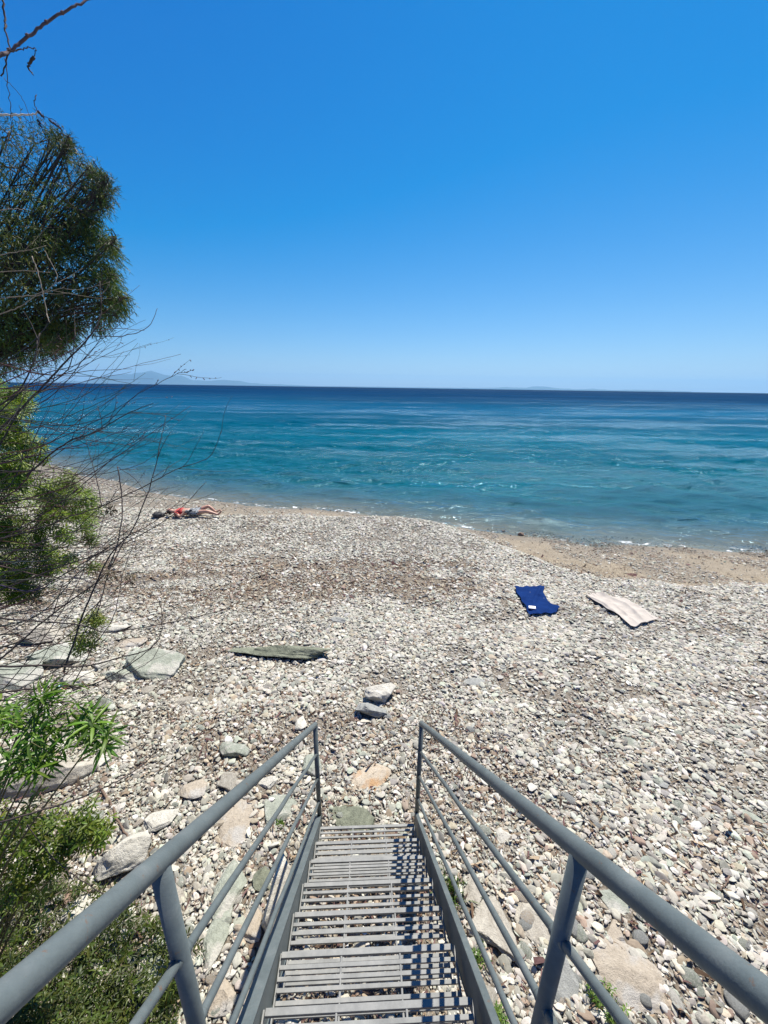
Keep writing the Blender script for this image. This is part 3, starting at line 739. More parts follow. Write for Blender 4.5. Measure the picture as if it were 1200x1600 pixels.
# ------------------------------------------------------------------ cloths left on the shingle
def g2(px, py): q = hit(px, py); return (q.x, q.y)
def cloth(name, edges, mname, base, label, seed, nu=64, nv=80, wr=.030, fold=None, parts=None):
    m, n, l, o = mat(mname)
    f = noise(n, l, 400, 3, .6); g = noise(n, l, 6, 4, .6)
    r = ramp(n, [(.3, tuple(x*.8 for x in base)), (.7, base)]); l.new(g, r.inputs[0])
    p = N(n, 'BsdfPrincipled'); p.inputs['Roughness'].default_value = .9; p.inputs['Specular IOR Level'].default_value = .1
    l.new(r.outputs[0], p.inputs['Base Color']); l.new(bump(n, l, f, .3, .002), p.inputs['Normal']); l.new(p.outputs[0], o.inputs[0])
    c = [Vector((*g2(*p), 0)) for p in (edges[0][0], edges[1][0], edges[1][-1], edges[0][-1])]
    vs = []; rs = np.random.default_rng(seed)
    cen = sum(c, Vector())/4; e_ = rs.random(8)*6
    long_ = ((c[3]+c[2])-(c[0]+c[1])).normalized(); lat = Vector((-long_.y, long_.x, 0))
    Lf, Rg = [[Vector((*g2(*p), 0)) for p in e] for e in edges]
    Lf, Rg = catmull(Lf, 12), catmull(Rg, 12)
    for i in range(nv+1):
        for j in range(nu+1):
            u, v = j/nu, i/nv
            vv = min(max(v+.03*math.sin(u*6+e_[2])*math.sin(v*3.14)+.018*math.sin(u*15+e_[3]), 0), 1)
            k = vv*(len(Lf)-1); k0 = min(int(k), len(Lf)-2); a_ = Lf[k0].lerp(Lf[k0+1], k-k0)
            k = vv*(len(Rg)-1); k0 = min(int(k), len(Rg)-2); b_ = Rg[k0].lerp(Rg[k0+1], k-k0)
            q = a_.lerp(b_, u); q = q+Vector((.012*math.sin(v*19+e_[0]), .012*math.sin(u*17+v*9+e_[1]), 0))
            a = (q-cen).dot(lat); b = (q-cen).dot(long_)
            ridge = lambda x: (1-abs(math.sin(x)))**2.2
            z = wr*(ridge(a*8+math.sin(b*3+e_[4])*1.3+e_[5])+.8*ridge(a*15+b*5+e_[6])*float(vn(a, b, .2, seed))+.5*ridge(b*9+a*6+e_[7])*float(vn(a, b, .25, seed+9)))+.016*(float(vn(a, b, .09, seed+3)))-.02
            edge = min(u, v, 1-u, 1-v); z *= min(1, edge*9+.45)
            vs.append((q.x, q.y, H(q.x, q.y)+.062+z))
    fs = [(i*(nu+1)+j, i*(nu+1)+j+1, (i+1)*(nu+1)+j+1, (i+1)*(nu+1)+j) for i in range(nv) for j in range(nu)]
    mb = MB(); mb.add(vs, fs); o = mb.build(name, m)
    sdf = o.modifiers.new('thick', 'SOLIDIFY'); sdf.thickness = .006
    return tag(o, label, 'towel'), vs
def g2(px, py): q = hit(px, py); return (q.x, q.y)
blue, bv = cloth('beach_towel', [[(803, 922), (811, 937), (820, 951), (826, 965)], [(849, 920), (850, 933), (857, 945), (873, 954), (868, 963)]], 'blue_towelling', (.0015, .022, .115), 'crumpled royal blue towel spread on the shingle', 3)
c = g2(829, 957); mb = MB(); zz = H(*c)+.095
mb.add([(c[0]-.05, c[1]-.03, zz), (c[0]+.06, c[1]-.045, zz), (c[0]+.075, c[1]+.02, zz+.01), (c[0]-.035, c[1]+.035, zz+.012)], [(0, 1, 2, 3)])
lab = mb.build('white_patch', mat_col('white_cloth_patch', .9, 50, .1)); lab.parent = blue
lab.modifiers.new('thick', 'SOLIDIFY').thickness = .004
cloth('beach_towel', [[(914, 934), (940, 951), (964, 966), (985, 985)], [(934, 930), (974, 940), (1004, 956), (1026, 972)]], 'cream_towelling', (.46, .42, .37), 'long cream towel with folded edges on the shingle', 8, wr=.04)

# ------------------------------------------------------------------ sunbather
def person():
    a = hit(259, 808); b = a+Vector((1, .10, 0))
    X = (b-a); X.z = 0; X.normalize(); Yv = Vector((-X.y, X.x, 0)); o0 = Vector((a.x, a.y, 0)); z0 = H(a.x+.5, a.y)+.03
    def W(x, y, z): q = o0+X*x+Yv*y; return Vector((q.x, q.y, z0+z))
    skin, n, l, o = mat('skin'); p = N(n, 'BsdfPrincipled'); f = noise(n, l, 12, 4)
    r = ramp(n, [(.3, (.42, .23, .16)), (.7, (.50, .29, .21))]); l.new(f, r.inputs[0]); l.new(r.outputs[0], p.inputs['Base Color']); p.inputs['Roughness'].default_value = .5
    p.inputs['Subsurface Weight'].default_value = .05; l.new(p.outputs[0], o.inputs[0])
    # lying on the back, head to the left; both knees a little raised, one hand on the belly
    J = {'pel': (.80, 0, .13, .125), 'waist': (.66, 0, .13, .105), 'chest': (.48, 0, .14, .125), 'ush': (.36, 0, .14, .085), 'neck': (.28, 0, .135, .05), 'head0': (.22, 0, .14, .062), 'head1': (.14, 0, .155, .088), 'head2': (.06, 0, .15, .07),
         'shL': (.37, -.16, .13, .055), 'elL': (.52, -.30, .07, .038), 'wrL': (.66, -.20, .20, .027), 'haL': (.70, -.13, .235, .030), 'hbL': (.745, -.08, .245, .024),
         'shR': (.37, .16, .13, .055), 'elR': (.22, .34, .08, .038), 'wrR': (.06, .26, .07, .027), 'haR': (.01, .21, .06, .030), 'hbR': (-.02, .17, .05, .024),
         'hiL': (.88, -.09, .12, .085), 'knL': (1.21, -.13, .17, .053), 'caL': (1.35, -.12, .12, .05), 'anL': (1.52, -.12, .06, .034), 'toL': (1.60, -.13, .13, .028), 'tpL': (1.63, -.135, .19, .02),
         'hiR': (.88, .09, .12, .085), 'knR': (1.18, .17, .24, .053), 'caR': (1.27, .15, .16, .05), 'anR': (1.38, .14, .06, .034), 'toR': (1.47, .15, .10, .028), 'tpR': (1.52, .155, .13, .02)}
    E_ = [('pel', 'waist'), ('waist', 'chest'), ('chest', 'ush'), ('ush', 'neck'), ('neck', 'head0'), ('head0', 'head1'), ('head1', 'head2')]
    for s in 'LR':
        E_ += [('ush', 'sh'+s), ('sh'+s, 'el'+s), ('el'+s, 'wr'+s), ('wr'+s, 'ha'+s), ('ha'+s, 'hb'+s), ('pel', 'hi'+s), ('hi'+s, 'kn'+s), ('kn'+s, 'ca'+s), ('ca'+s, 'an'+s), ('an'+s, 'to'+s), ('to'+s, 'tp'+s)]
    ks = list(J); vs = [W(*J[k][:3]) for k in ks]; rad_ = [J[k][3] for k in ks]; es = [(ks.index(x), ks.index(y)) for x, y in E_]
    # fingers and thumb rooted in each palm
    for s, dirx in (('L', Vector((.9, .45, -.1))), ('R', Vector((-.5, -.85, -.1)))):
        base = Vector(J['hb'+s][:3]); d = dirx.normalized(); side = Vector((-d.y, d.x, 0))
        for q in range(4):
            L = (.06, .072, .066, .05)[q]; st = base + side*((q-1.5)*.019)
            i0 = len(vs)
            vs += [W(*(st+d*.005)), W(*(st+d*L*.55+Vector((0, 0, .004)))), W(*(st+d*L-Vector((0, 0, .014))))]; rad_ += [.009, .0085, .007]
            es += [(ks.index('hb'+s), i0), (i0, i0+1), (i0+1, i0+2)]
        pb = Vector(J['ha'+s][:3]); i0 = len(vs)
        vs += [W(*(pb-side*.03)), W(*(pb-side*.05+d*.035))]; rad_ += [.011, .009]; es += [(ks.index('ha'+s), i0), (i0, i0+1)]
    me = bpy.data.meshes.new('person'); me.from_pydata([tuple(v) for v in vs], es, []); me.materials.append(skin)
    ob = bpy.data.objects.new('person', me); C.objects.link(ob)
    sk = ob.modifiers.new('skin', 'SKIN'); sk.use_smooth_shade = True
    for i, r_ in enumerate(rad_): me.skin_vertices[0].data[i].radius = (r_, r_)
    me.skin_vertices[0].data[0].use_root = True
    ob.modifiers.new('sub', 'SUBSURF').levels = 2; ob.modifiers['sub'].render_levels = 2
    # bake the modifiers to a plain mesh and widen the torso
    dg = bpy.context.evaluated_depsgraph_get(); ev = ob.evaluated_get(dg); nm = bpy.data.meshes.new_from_object(ev)
    ob.modifiers.clear(); ob.data = nm; nm.materials.clear(); nm.materials.append(skin)
    def loc(v): d = Vector(v)-o0; return d.dot(X), d.dot(Yv), v.z-z0
    for v in nm.vertices:
        x, y, z = loc(v.co)
        if .3 < x < .98 and abs(y) < .2:
            v.co = W(x, y*1.35, .02+(z-.02)*.92) if z < .26 else v.co
        # face: nose ridge and chin looking up
        if .09 < x < .23 and abs(y) < .02 and z > .18: v.co = W(x, y, z+(.018 if .14 < x < .18 else .004))
    tag(ob, 'person lying on their back on the shingle in a red top and grey patterned shorts', 'person')
    P3 = [v.co.copy() for v in nm.vertices]; F3 = [tuple(f.vertices) for f in nm.polygons]; Nn = [v.normal.copy() for v in nm.vertices]
    def garment(name, test, off, mt):
        fs = [f for f in F3 if all(test(*loc(P3[i])) for i in f)]
        used = sorted({i for f in fs for i in f}); mp = {i: k for k, i in enumerate(used)}
        b_ = MB(); b_.add([P3[i]+Nn[i]*off for i in used], [tuple(mp[i] for i in f) for f in fs]); g_ = b_.build(name, mt); g_.parent = ob
        g_.modifiers.new('t', 'SOLIDIFY').thickness = .006; return g_
    def cm(nm_, c1, c2=None, s=20):
        m_, n_, l_, o_ = mat(nm_); p_ = N(n_, 'BsdfPrincipled'); p_.inputs['Roughness'].default_value = .85
        r_ = ramp(n_, [(.42, c1), (.55, c2 or c1)]); l_.new(noise(n_, l_, s, 3), r_.inputs[0]); l_.new(r_.outputs[0], p_.inputs['Base Color']); l_.new(p_.outputs[0], o_.inputs[0]); return m_
    garment('top', lambda x, y, z: .33 < x < .56 and abs(y) < .24 and (z > .07), .008, cm('red_fabric', (.42, .03, .035), (.5, .07, .06)))
    garment('shorts', lambda x, y, z: .66 < x < 1.0 and (z > .02) and not (y < -.02 and z > .235), .010, cm('grey_patterned_fabric', (.03, .035, .04), (.30, .32, .33), 26))
    # hair: cap over the back and crown of the head
    hair = cm('dark_hair', (.02, .014, .01), (.035, .022, .015), 60)
    garment('hair', lambda x, y, z: x < .20 and abs(y) < .13 and not (z > .19 and x > .085), .012, hair)
    b_ = MB()
    for sy in (-1, 1):
        c_ = W(.135, sy*.033, .238); b_.tube([c_-Vector((0, 0, .004)), c_+Vector((0, 0, .004))], .011, .006, n=8, col=(.03, .02, .02))
    e = b_.build('eyes', mat_col('eye_dark', .3)); e.parent = ob
    b_ = MB(); b_.tube([W(.195, -.024, .222), W(.197, 0, .226), W(.195, .024, .222)], .005, n=6, col=(.35, .09, .08)); e = b_.build('mouth', mat_col('lips', .5)); e.parent = ob
    # dark bag beside the head
    bm_ = rock_mesh('bag', .17, .12, .09, 77, 4, 4, .05, (.75, .95), cm('black_canvas', (.02, .02, .022), (.05, .05, .05), 40))
    bg_ = bpy.data.objects.new('beach_bag', bm_); C.objects.link(bg_); q = W(-.16, -.05, .05); bg_.location = q; bg_.rotation_euler = (0, .1, .3)
    tag(bg_, 'slumped black beach bag by the head of the lying person', 'bag')
    mb = MB(); mb.tube(catmull([W(-.26, -.1, .09), W(-.2, -.14, .17), W(-.1, -.13, .17), W(-.05, -.1, .1)], 5), .008, n=6, col=(.05, .05, .05))
    s_ = mb.build('strap', mat_col('black_strap', .8)); s_.parent = bg_; s_.matrix_parent_inverse = (Matrix.Translation(bg_.location)@bg_.rotation_euler.to_matrix().to_4x4()).inverted()
person()

# ------------------------------------------------------------------ plants
LEAF = mat_leaf('green_leaf'); BARK = mat_col('twig_bark', .85, 60, .35, .5, .002)
def leaflet(mb, base, d, nrm, L, wd, col, droop=.25):
    side = d.cross(nrm).normalized()
    P = []
    for t, w_ in ((0, .12), (.3, .85), (.6, .95), (.85, .5), (1, 0)):
        c = base + d*(L*t) - nrm*(droop*L*t*t)
        P.append((c - side*(wd*w_) + nrm*(wd*.35*w_), c, c + side*(wd*w_) + nrm*(wd*.35*w_)))
    vs = [q for tri in P for q in tri]; fs = []
    for i in range(4):
        a = i*3; fs += [(a, a+1, a+4, a+3), (a+1, a+2, a+5, a+4)]
    mb.add(vs, fs, col)
def rv(s=1.0): return Vector((random.gauss(0, s), random.gauss(0, s), random.gauss(0, s)))
def gcol(lo=(.045, .10, .012), hi=(.17, .30, .035)):
    t = random.random(); k = random.uniform(.8, 1.15)
    return tuple((a+(b-a)*t)*k for a, b in zip(lo, hi))
def whorl(mb, p, axis, L, n=6, lo=(.045, .10, .012), hi=(.17, .30, .035), w=.16):
    axis = axis.normalized(); a = axis.orthogonal().normalized(); b = axis.cross(a)
    ph = random.random()*6.28; col = gcol(lo, hi)
    for k in range(n):
        an = ph + 6.283*k/n + random.gauss(0, .12)
        out_ = a*math.cos(an)+b*math.sin(an)
        d = (out_ + axis*random.uniform(.1, .7)).normalized()
        nrm = (axis - d*axis.dot(d)).normalized()
        leaflet(mb, p+d*.006, d, nrm, L*random.uniform(.7, 1.15), L*w*.5*random.uniform(.8, 1.2), tuple(c*random.uniform(.85, 1.15) for c in col), random.uniform(.15, .75))
def blob_leaves(mb, mw, blobs, L, per, lo, hi, n=6, w=.16):
    for (px, py, rp, dep, ry) in blobs:
        c = atd(px, py, dep); r = rp/FPX*dep
        for _ in range(per):
            d = rv().normalized(); rr = r*random.random()**.45
            q = c + Vector((d.x*rr, d.y*rr*1.1, d.z*rr*ry))
            ax = (Vector((.25, -.1, 1)) + rv(.45) + d*.5)
            st = q - ax.normalized()*L*random.uniform(.6, 1.6)
            if random.random() < .55: mw.tube([st, q], .0022*L/.07, .0015*L/.07, n=4, col=(.12, .12, .05))
            whorl(mb, q, ax, L, n, lo, hi, w)
            if random.random() < .5: whorl(mb, q-ax.normalized()*L*.55, ax, L*.9, n, lo, hi, w)
TW = (.060, .046, .040)
def twig(mw, pts, d0, d1, r0, r1, col=TW, kids=0, pods=False, jit=.004):
    n = len(pts); P = [atd(px, py, d0+(d1-d0)*i/(n-1)) + rv(jit) for i, (px, py) in enumerate(pts)]
    Q = catmull(P, 7)
    Q = [q+rv(jit*.35) for q in Q]
    mw.tube(Q, r0, r1, n=5, col=col)
    for _ in range(kids):
        i = random.randrange(len(Q)//4, len(Q)-1); t = (Q[i+1]-Q[i]).normalized()
        s = rv(1); s = (s - t*s.dot(t)).normalized(); L = random.uniform(.08, .34)
        K = [Q[i]]; d = (t*1.1+s*.7).normalized()
        for _k in range(7): d = (d+rv(.10)+Vector((0, 0, .03))).normalized(); K.append(K[-1]+d*L/7)
        mw.tube(K, r1*1.1, r1*.45, n=4, col=col)
        if pods: podrow(mw, K)
    return Q
def podrow(mw, K):
    for q in K[2:]:
        if random.random() < .75:
            e = q+rv(.006); mw.tube([q, (q+e)/2+rv(.001), e], .0028, .0016, n=4, col=random.choice([(.10, .06, .07), (.07, .04, .045), (.14, .09, .09)]))

def left_shrub():
    root = Vector((-4.0, 2.7, 0)); root.z = H(root.x, root.y)
    t = empty('chaste_tree_shrub', root, 'big shrub at the left edge with green lower leaves and bare arching twigs', 'shrub')
    mw, ml, mp = MB(), MB(), MB()
    T_ = [([(-20, 645), (30, 610), (52, 567), (62, 520)], 2.6, 2.7, .006, .003, 2, 0),
          ([(-20, 690), (50, 617), (100, 567), (143, 523), (155, 490), (157, 440)], 2.3, 2.5, .0065, .002, 4, 0),
          ([(145, 524), (200, 523), (233, 508), (247, 482)], 2.45, 2.6, .0028, .0012, 0, 0),
          ([(-20, 735), (33, 637), (80, 600), (110, 573), (118, 520)], 2.7, 2.7, .0055, .002, 4, 0),
          ([(-10, 668), (60, 669), (130, 671), (215, 668)], 2.0, 2.4, .002, .001, 1, 0),
          ([(40, 745), (83, 707), (113, 688), (150, 673), (200, 647), (240, 630)], 2.5, 2.3, .006, .0015, 8, 1),
          ([(120, 688), (160, 668), (190, 640), (215, 615), (270, 590), (292, 577)], 2.4, 2.2, .0025, .001, 4, 1),
          ([(100, 1050), (133, 950), (173, 867), (207, 827), (237, 757), (250, 700), (260, 650)], 2.0, 2.3, .0048, .0014, 6, 0),
          ([(-10, 845), (50, 828), (100, 810), (160, 790), (233, 757), (277, 733), (327, 713), (347, 675)], 2.1, 2.4, .0045, .0012, 8, 0),
          ([(160, 790), (147, 740), (133, 690)], 2.3, 2.4, .003, .0012, 1, 0),
          ([(183, 728), (192, 783), (190, 833), (167, 900), (150, 960)], 2.2, 2.0, .0032, .002, 2, 0),
          ([(-10, 925), (100, 883), (187, 850), (273, 803), (320, 752)], 2.1, 2.4, .0045, .0012, 6, 0),
          ([(-10, 950), (90, 905), (180, 850), (240, 815), (283, 780)], 2.2, 2.3, .004, .0012, 4, 0),
          ([(-10, 740), (60, 735), (140, 742), (210, 728), (250, 705)], 2.4, 2.6, .003, .001, 4, 1),
          ([(185, 730), (212, 752), (228, 775), (200, 762)], 2.2, 2.2, .0018, .001, 0, 0),
          ([(-10, 966), (60, 970), (127, 978), (167, 990), (253, 975), (333, 960), (377, 940)], 1.9, 2.2, .0045, .0013, 5, 0),
          ([(-10, 1040), (83, 960), (160, 900), (195, 840)], 1.9, 2.2, .0045, .002, 3, 0),
          ([(-10, 1045), (67, 1040), (127, 1043), (187, 1030), (233, 1010), (253, 987), (250, 935)], 1.8, 2.0, .005, .0012, 5, 0),
          ([(-10, 1083), (60, 1075), (150, 1068), (230, 1020), (253, 990)], 1.75, 2.0, .0045, .0012, 3, 0),
          ([(143, 1107), (187, 1060), (233, 1033), (253, 1000)], 1.7, 1.9, .0018, .001, 0, 0),
          ([(113, 1067), (143, 1010), (177, 960), (193, 895), (215, 830)], 1.8, 2.0, .0025, .001, 2, 0),
          ([(-10, 1285), (117, 1250), (187, 1220), (233, 1183), (255, 1148)], 1.5, 1.8, .0038, .001, 2, 0),
          ([(43, 1287), (77, 1340), (110, 1367), (150, 1393), (190, 1410)], 1.6, 1.6, .002, .0015, 0, 0),
          ([(-10, 1100), (60, 1010), (110, 930), (150, 850), (170, 780)], 2.4, 2.6, .003, .001, 3, 0),
          ([(-10, 880), (60, 870), (120, 890), (170, 880)], 2.6, 2.6, .002, .001, 3, 0),
          ([(-10, 330), (20, 326), (40, 329)], 2.0, 2.1, .002, .001, 0, 0),
          ([(-10, 398), (30, 394), (70, 383)], 2.0, 2.1, .0022, .001, 1, 0),
          ([(50, 400), (63, 430), (70, 470), (76, 505)], 2.0, 2.0, .003, .0015, 1, 0),
          ([(-10, 465), (30, 463), (62, 458), (90, 435), (68, 390)], 2.0, 2.1, .003, .001, 2, 0),
          ([(-10, 495), (30, 480), (60, 462), (100, 448)], 2.1, 2.2, .003, .001, 2, 0),
          ([(-10, 425), (40, 423), (78, 426)], 2.0, 2.1, .002, .001, 0, 0)]
    starts = []
    for pts, d0, d1, r0, r1, kids, pods in T_:
        pale = pts[0][1] < 500
        Q = twig(mw, pts, d0, d1, r0*1.0, r1*1.25, col=(.24, .20, .15) if pale else TW, kids=kids, pods=bool(pods))
        if pts[0][0] < 0: starts.append((Q[0], r0))
    for k in range(170):
        y0 = random.uniform(560, 1150); x1 = random.uniform(60, 230) if random.random() < .8 else random.uniform(200, 300)
        y1 = y0+random.uniform(-190, 60); d = random.uniform(2.1, 3.3)
        pts = [(-10, y0), (x1*.35, y0+(y1-y0)*.22+random.gauss(0, 10)), (x1*.7, y0+(y1-y0)*.6+random.gauss(0, 8)), (x1, y1)]
        Q = twig(mw, pts, d, d+random.uniform(-.1, .3), random.uniform(.0016, .0038), .001, col=tuple(c*random.uniform(.6, 1.9) for c in TW), kids=random.randrange(1, 5), pods=random.random() < .2)
        starts.append((Q[0], .003))
    for s, r_ in starts:          # stems from the root out to each twig, beyond the left edge of the photo
        b = root + Vector((random.uniform(-.15, .15), random.uniform(-.2, .2), 0))
        mid = b.lerp(s, .5)+Vector((-.35, .1, .1))
        mw.tube(catmull([b, mid, s], 6), r_*2.2+.003, r_*.85, n=5, col=TW)
    mw.tube([root-Vector((0, 0, .1)), root+Vector((.05, 0, .3)), root+Vector((.1, -.1, .6))], .06, .03, n=10, col=TW)
    blobs = [(-30, 640, 50, 3.4, 1.2), (-10, 720, 60, 3.4, 1.2), (-30, 830, 80, 3.5, 1.4), (20, 850, 46, 3.5, 1.1), (25, 775, 40, 3.5, 1.1)]
    rs = random.Random(12)
    for k in range(84):      # many small uneven clumps, thinning out towards the right
        y = rs.uniform(610, 930); lim = 42+95*max(0, min(1, (y-690)/90))*(1 if y < 890 else .45)
        blobs.append((rs.uniform(-15, lim), y, rs.uniform(12, 26), rs.uniform(2.9, 3.7), rs.uniform(.6, 1.3)))
    for k in range(16): blobs.append((rs.uniform(60, 150), rs.uniform(770, 900), rs.uniform(8, 14), rs.uniform(2.9, 3.5), rs.uniform(.5, 1.2)))
    for (px, py, rp, dep, ry) in blobs:
        k = rs.uniform(.5, 1.3)
        blob_leaves(ml, mw, [(px, py, rp, dep, ry)], .055, int(7+rp*rp*.034), tuple(x*k for x in (.04, .085, .008)), tuple(x*k for x in (.22, .29, .03)), 6, .16)
    blob_leaves(ml, mw, [(138, 985, 24, 2.3, 1.2), (128, 1010, 16, 2.3, 1), (150, 968, 14, 2.3, 1)], .03, 40, (.10, .13, .015), (.24, .27, .05), 5, .2)
    blob_leaves(ml, mw, [(170, 795, 8, 2.3, 1.2), (172, 900, 9, 2.0, 1.4), (207, 905, 6, 2.1, 1.2), (68, 745, 8, 2.4, 1)], .03, 7, (.05, .035, .02), (.10, .07, .04), 4, .22)
    mw.build('branches', BARK, t); ml.build('foliage', LEAF, t)
left_shrub()

def sprig(blobs, L, per, lo, hi, rootpx, rdep, name, label, n=6, w=.17, rootxy=None):
    cs = [atd(b[0], b[1], b[3]) for b in blobs]
    root = Vector((rootxy[0], rootxy[1], H(*rootxy))); t = empty(name, root, label, 'shrub')
    mw, ml = MB(), MB()
    for c in cs:
        mw.tube(catmull([root, root.lerp(c, .5)+Vector((-.05, 0, .06)), c], 6), .007, .003, n=5, col=(.11, .10, .05))
    blob_leaves(ml, mw, blobs, L, per, lo, hi, n, w)
    mw.build('branches', BARK, t); ml.build('foliage', LEAF, t)
sprig([(70, 1092, 34, 1.75, .6), (30, 1140, 40, 1.7, .8), (75, 1150, 36, 1.7, .8), (135, 1115, 28, 1.75, .7), (150, 1150, 24, 1.7, .9), (20, 1195, 40, 1.65, .9), (70, 1185, 30, 1.7, .7), (0, 1120, 30, 1.8, .8)],
      .088, 8, (.04, .09, .008), (.14, .25, .03), None, None, 'leafy_shrub', 'fresh green shrub with long pointed finger leaves above the ledge rock', 6, .14, (-2.35, 1.3))
sprig([(20, 1290, 45, 2.1, .8), (70, 1300, 36, 2.1, .7), (130, 1285, 30, 2.1, .5), (150, 1300, 24, 2.15, .5), (20, 1350, 50, 2.05, .8), (60, 1370, 36, 2.05, .7), (100, 1325, 28, 2.1, .6), (-20, 1330, 50, 2.1, 1)],
      .042, 38, (.045, .08, .008), (.18, .23, .028), None, None, 'low_bush', 'low yellow green bush between the ledge rock and the left handrail', 5, .24, (-2.2, 1.25))

def undergrowth():
    mw, ml = MB(), MB()
    for _ in range(3400):
        px, py = random.uniform(-60, 330), random.uniform(1385, 1640)
        d = float(fbm(px, py, 70, 3, 3))**1.6*1.7; edge = 330-(py-1385)*.25 if py > 1500 else 150+ (py-1385)*1.5
        if px > edge or random.random() > .25+d*1.1: continue
        q = hit(px, py)+Vector((0, 0, random.uniform(.01, .22)*(.4+d)))
        ax = Vector((0, 0, 1))+rv(.5)
        whorl(ml, q, ax, random.uniform(.018, .048), 5, (.018, .035, .006), (.10, .13, .025), random.choice((.16, .3)))
        if random.random() < .5: mw.tube([q-Vector((0, 0, .10)), q], .0016, .001, n=4, col=(.10, .10, .04))
    ml.v += [(x[0], x[1], x[2]) for x in mw.v]; ml.f += [tuple(i+ml.n for i in f) for f in mw.f]; ml.c += mw.c
    o = ml.build('undergrowth', LEAF); tag(o, 'low green weeds covering the bank at the lower left', 'undergrowth', kind='stuff')
undergrowth()
def dry_twigs():
    root = hit(-30, 1400); t = empty('dead_brushwood', root, 'tangle of dry brown twigs along the left edge between the shrub and the rocks', 'brushwood')
    mw = MB()
    for _ in range(150):
        px, py = random.uniform(-40, 190), random.uniform(930, 1560)
        if px > 190-(abs(py-1100))*.25: continue
        p = hit(px, py)+Vector((0, 0, random.uniform(.0, .05))); d = Vector((random.gauss(.5, .6), random.gauss(.1, .6), random.uniform(.05, .8))).normalized()
        K = [p]; L = random.uniform(.15, .5)
        for k in range(8): d = (d+rv(.16)).normalized(); K.append(K[-1]+d*L/8)
        c_ = random.choice([(.10, .075, .055), (.17, .13, .09), (.26, .21, .15), (.07, .055, .045)])
        mw.tube(K, random.uniform(.0015, .0035), .0007, n=4, col=c_)
        for _k in range(2):
            i = random.randrange(2, 7); e = (d+rv(.7)).normalized(); mw.tube([K[i], K[i]+e*L*.15+rv(.01), K[i]+e*L*.3], .0013, .0006, n=4, col=c_)
    mw.build('twigs', BARK, t)
dry_twigs()
def tuft(px, py, name, label, nb, hgt, spread, kind='blade'):
    p = hit(px, py); t = empty(name, p, label, 'plant'); mb = MB(); ms = MB()
    for _ in range(nb):
        b = p + Vector((random.gauss(0, spread*.4), random.gauss(0, spread*.4), -.01))
        d = (Vector((0, 0, 1))+rv(.42)); d.z = abs(d.z); L = hgt*random.uniform(.5, 1.1)
        if kind == 'blade':
            leaflet(mb, b, d.normalized(), d.orthogonal().normalized(), L, .0035, gcol((.05, .10, .03), (.14, .20, .06)), .35)
        else:
            tip = b+d.normalized()*L; ms.tube([b, tip], .002, .001, n=4, col=(.10, .12, .04))
            for k in range(6):
                q = b.lerp(tip, .25+.75*k/5); whorl(mb, q, d, .022, 4, (.05, .11, .01), (.15, .24, .04), .3)
    if ms.n: ms.build('stems', BARK, t)
    mb.build('leaves', LEAF, t)
tuft(703, 1395, 'grass_tuft', 'dark green needle leaved tuft beside the right stringer', 150, .15, .10)
tuft(945, 1580, 'weed', 'small leafy weed on the peach slab at the lower right', 18, .14, .12, 'leafy')
tuft(775, 1590, 'weed', 'small weed close to the right stringer at the lower edge', 12, .12, .08, 'leafy')
tuft(745, 1495, 'weed', 'small weed under the buff conglomerate lump', 8, .08, .06, 'leafy')
tuft(440, 1285, 'weed', 'tiny weed on the flat green stone left of the stair foot', 4, .05, .03, 'leafy')

def overhang():
    root = Vector((-2.6, -.2, 0)); root.z = H(root.x, root.y)
    t = empty('bare_shrub', root, 'bare branch with buds reaching across the top left corner of the sky', 'shrub')
    mw = MB()
    Q = twig(mw, [(-30, 90), (0, 84), (15, 78), (47, 55), (83, 30), (113, 13), (140, -6)], 1.15, 1.3, .0050, .0030, col=(.10, .07, .075))
    for i in (8, 14, 20, 26, 31): mw.tube([Q[i]-Vector((.003, 0, 0)), Q[i]+Vector((.004, 0, .004))], .0058, .004, n=6, col=(.14, .09, .09))
    twig(mw, [(12, 81), (35, 79), (55, 77), (52, 95)], 1.16, 1.16, .0018, .001, col=TW)
    twig(mw, [(50, 92), (48, 103), (50, 116)], 1.16, 1.16, .0045, .001, col=TW)
    twig(mw, [(1, -5), (5, 25), (11, 48), (10, 75), (2, 118)], 1.2, 1.2, .003, .0018, col=TW)
    twig(mw, [(10, 90), (14, 150), (16, 190), (4, 230)], 1.25, 1.3, .0012, .0008, col=TW)
    twig(mw, [(10, 120), (35, 150), (46, 180), (52, 220)], 1.25, 1.3, .0009, .0006, col=TW)
    twig(mw, [(-20, 181), (15, 182), (45, 179), (62, 174)], 1.4, 1.4, .0034, .0022, col=(.55, .52, .46))
    twig(mw, [(54, 148), (58, 165), (62, 176), (68, 184)], 1.4, 1.4, .0015, .001, col=TW)
    for (a, b) in ((62, 176), (66, 181), (61, 190), (63, 196), (80, 190), (86, 194), (93, 199)):
        p_ = atd(a, b, 1.4); mw.tube([p_-Vector((.004, 0, -.004)), p_+Vector((.005, 0, -.006))], .0042, .0025, n=5, col=(.05, .04, .045))
    twig(mw, [(64, 178), (80, 188), (96, 201)], 1.4, 1.4, .0012, .0008, col=TW)
    twig(mw, [(-20, 30), (-5, 5), (-8, -30)], 1.2, 1.2, .004, .003, col=TW)
    for s in (atd(-30, 90, 1.15), atd(-20, 181, 1.4), atd(-8, -30, 1.2)):
        mw.tube(catmull([root, root+Vector((-.1, .3, 1.2)), s+Vector((-.35, -.1, -.15)), s], 8), .016, .005, n=7, col=TW)
    mw.build('branches', BARK, t)
overhang()

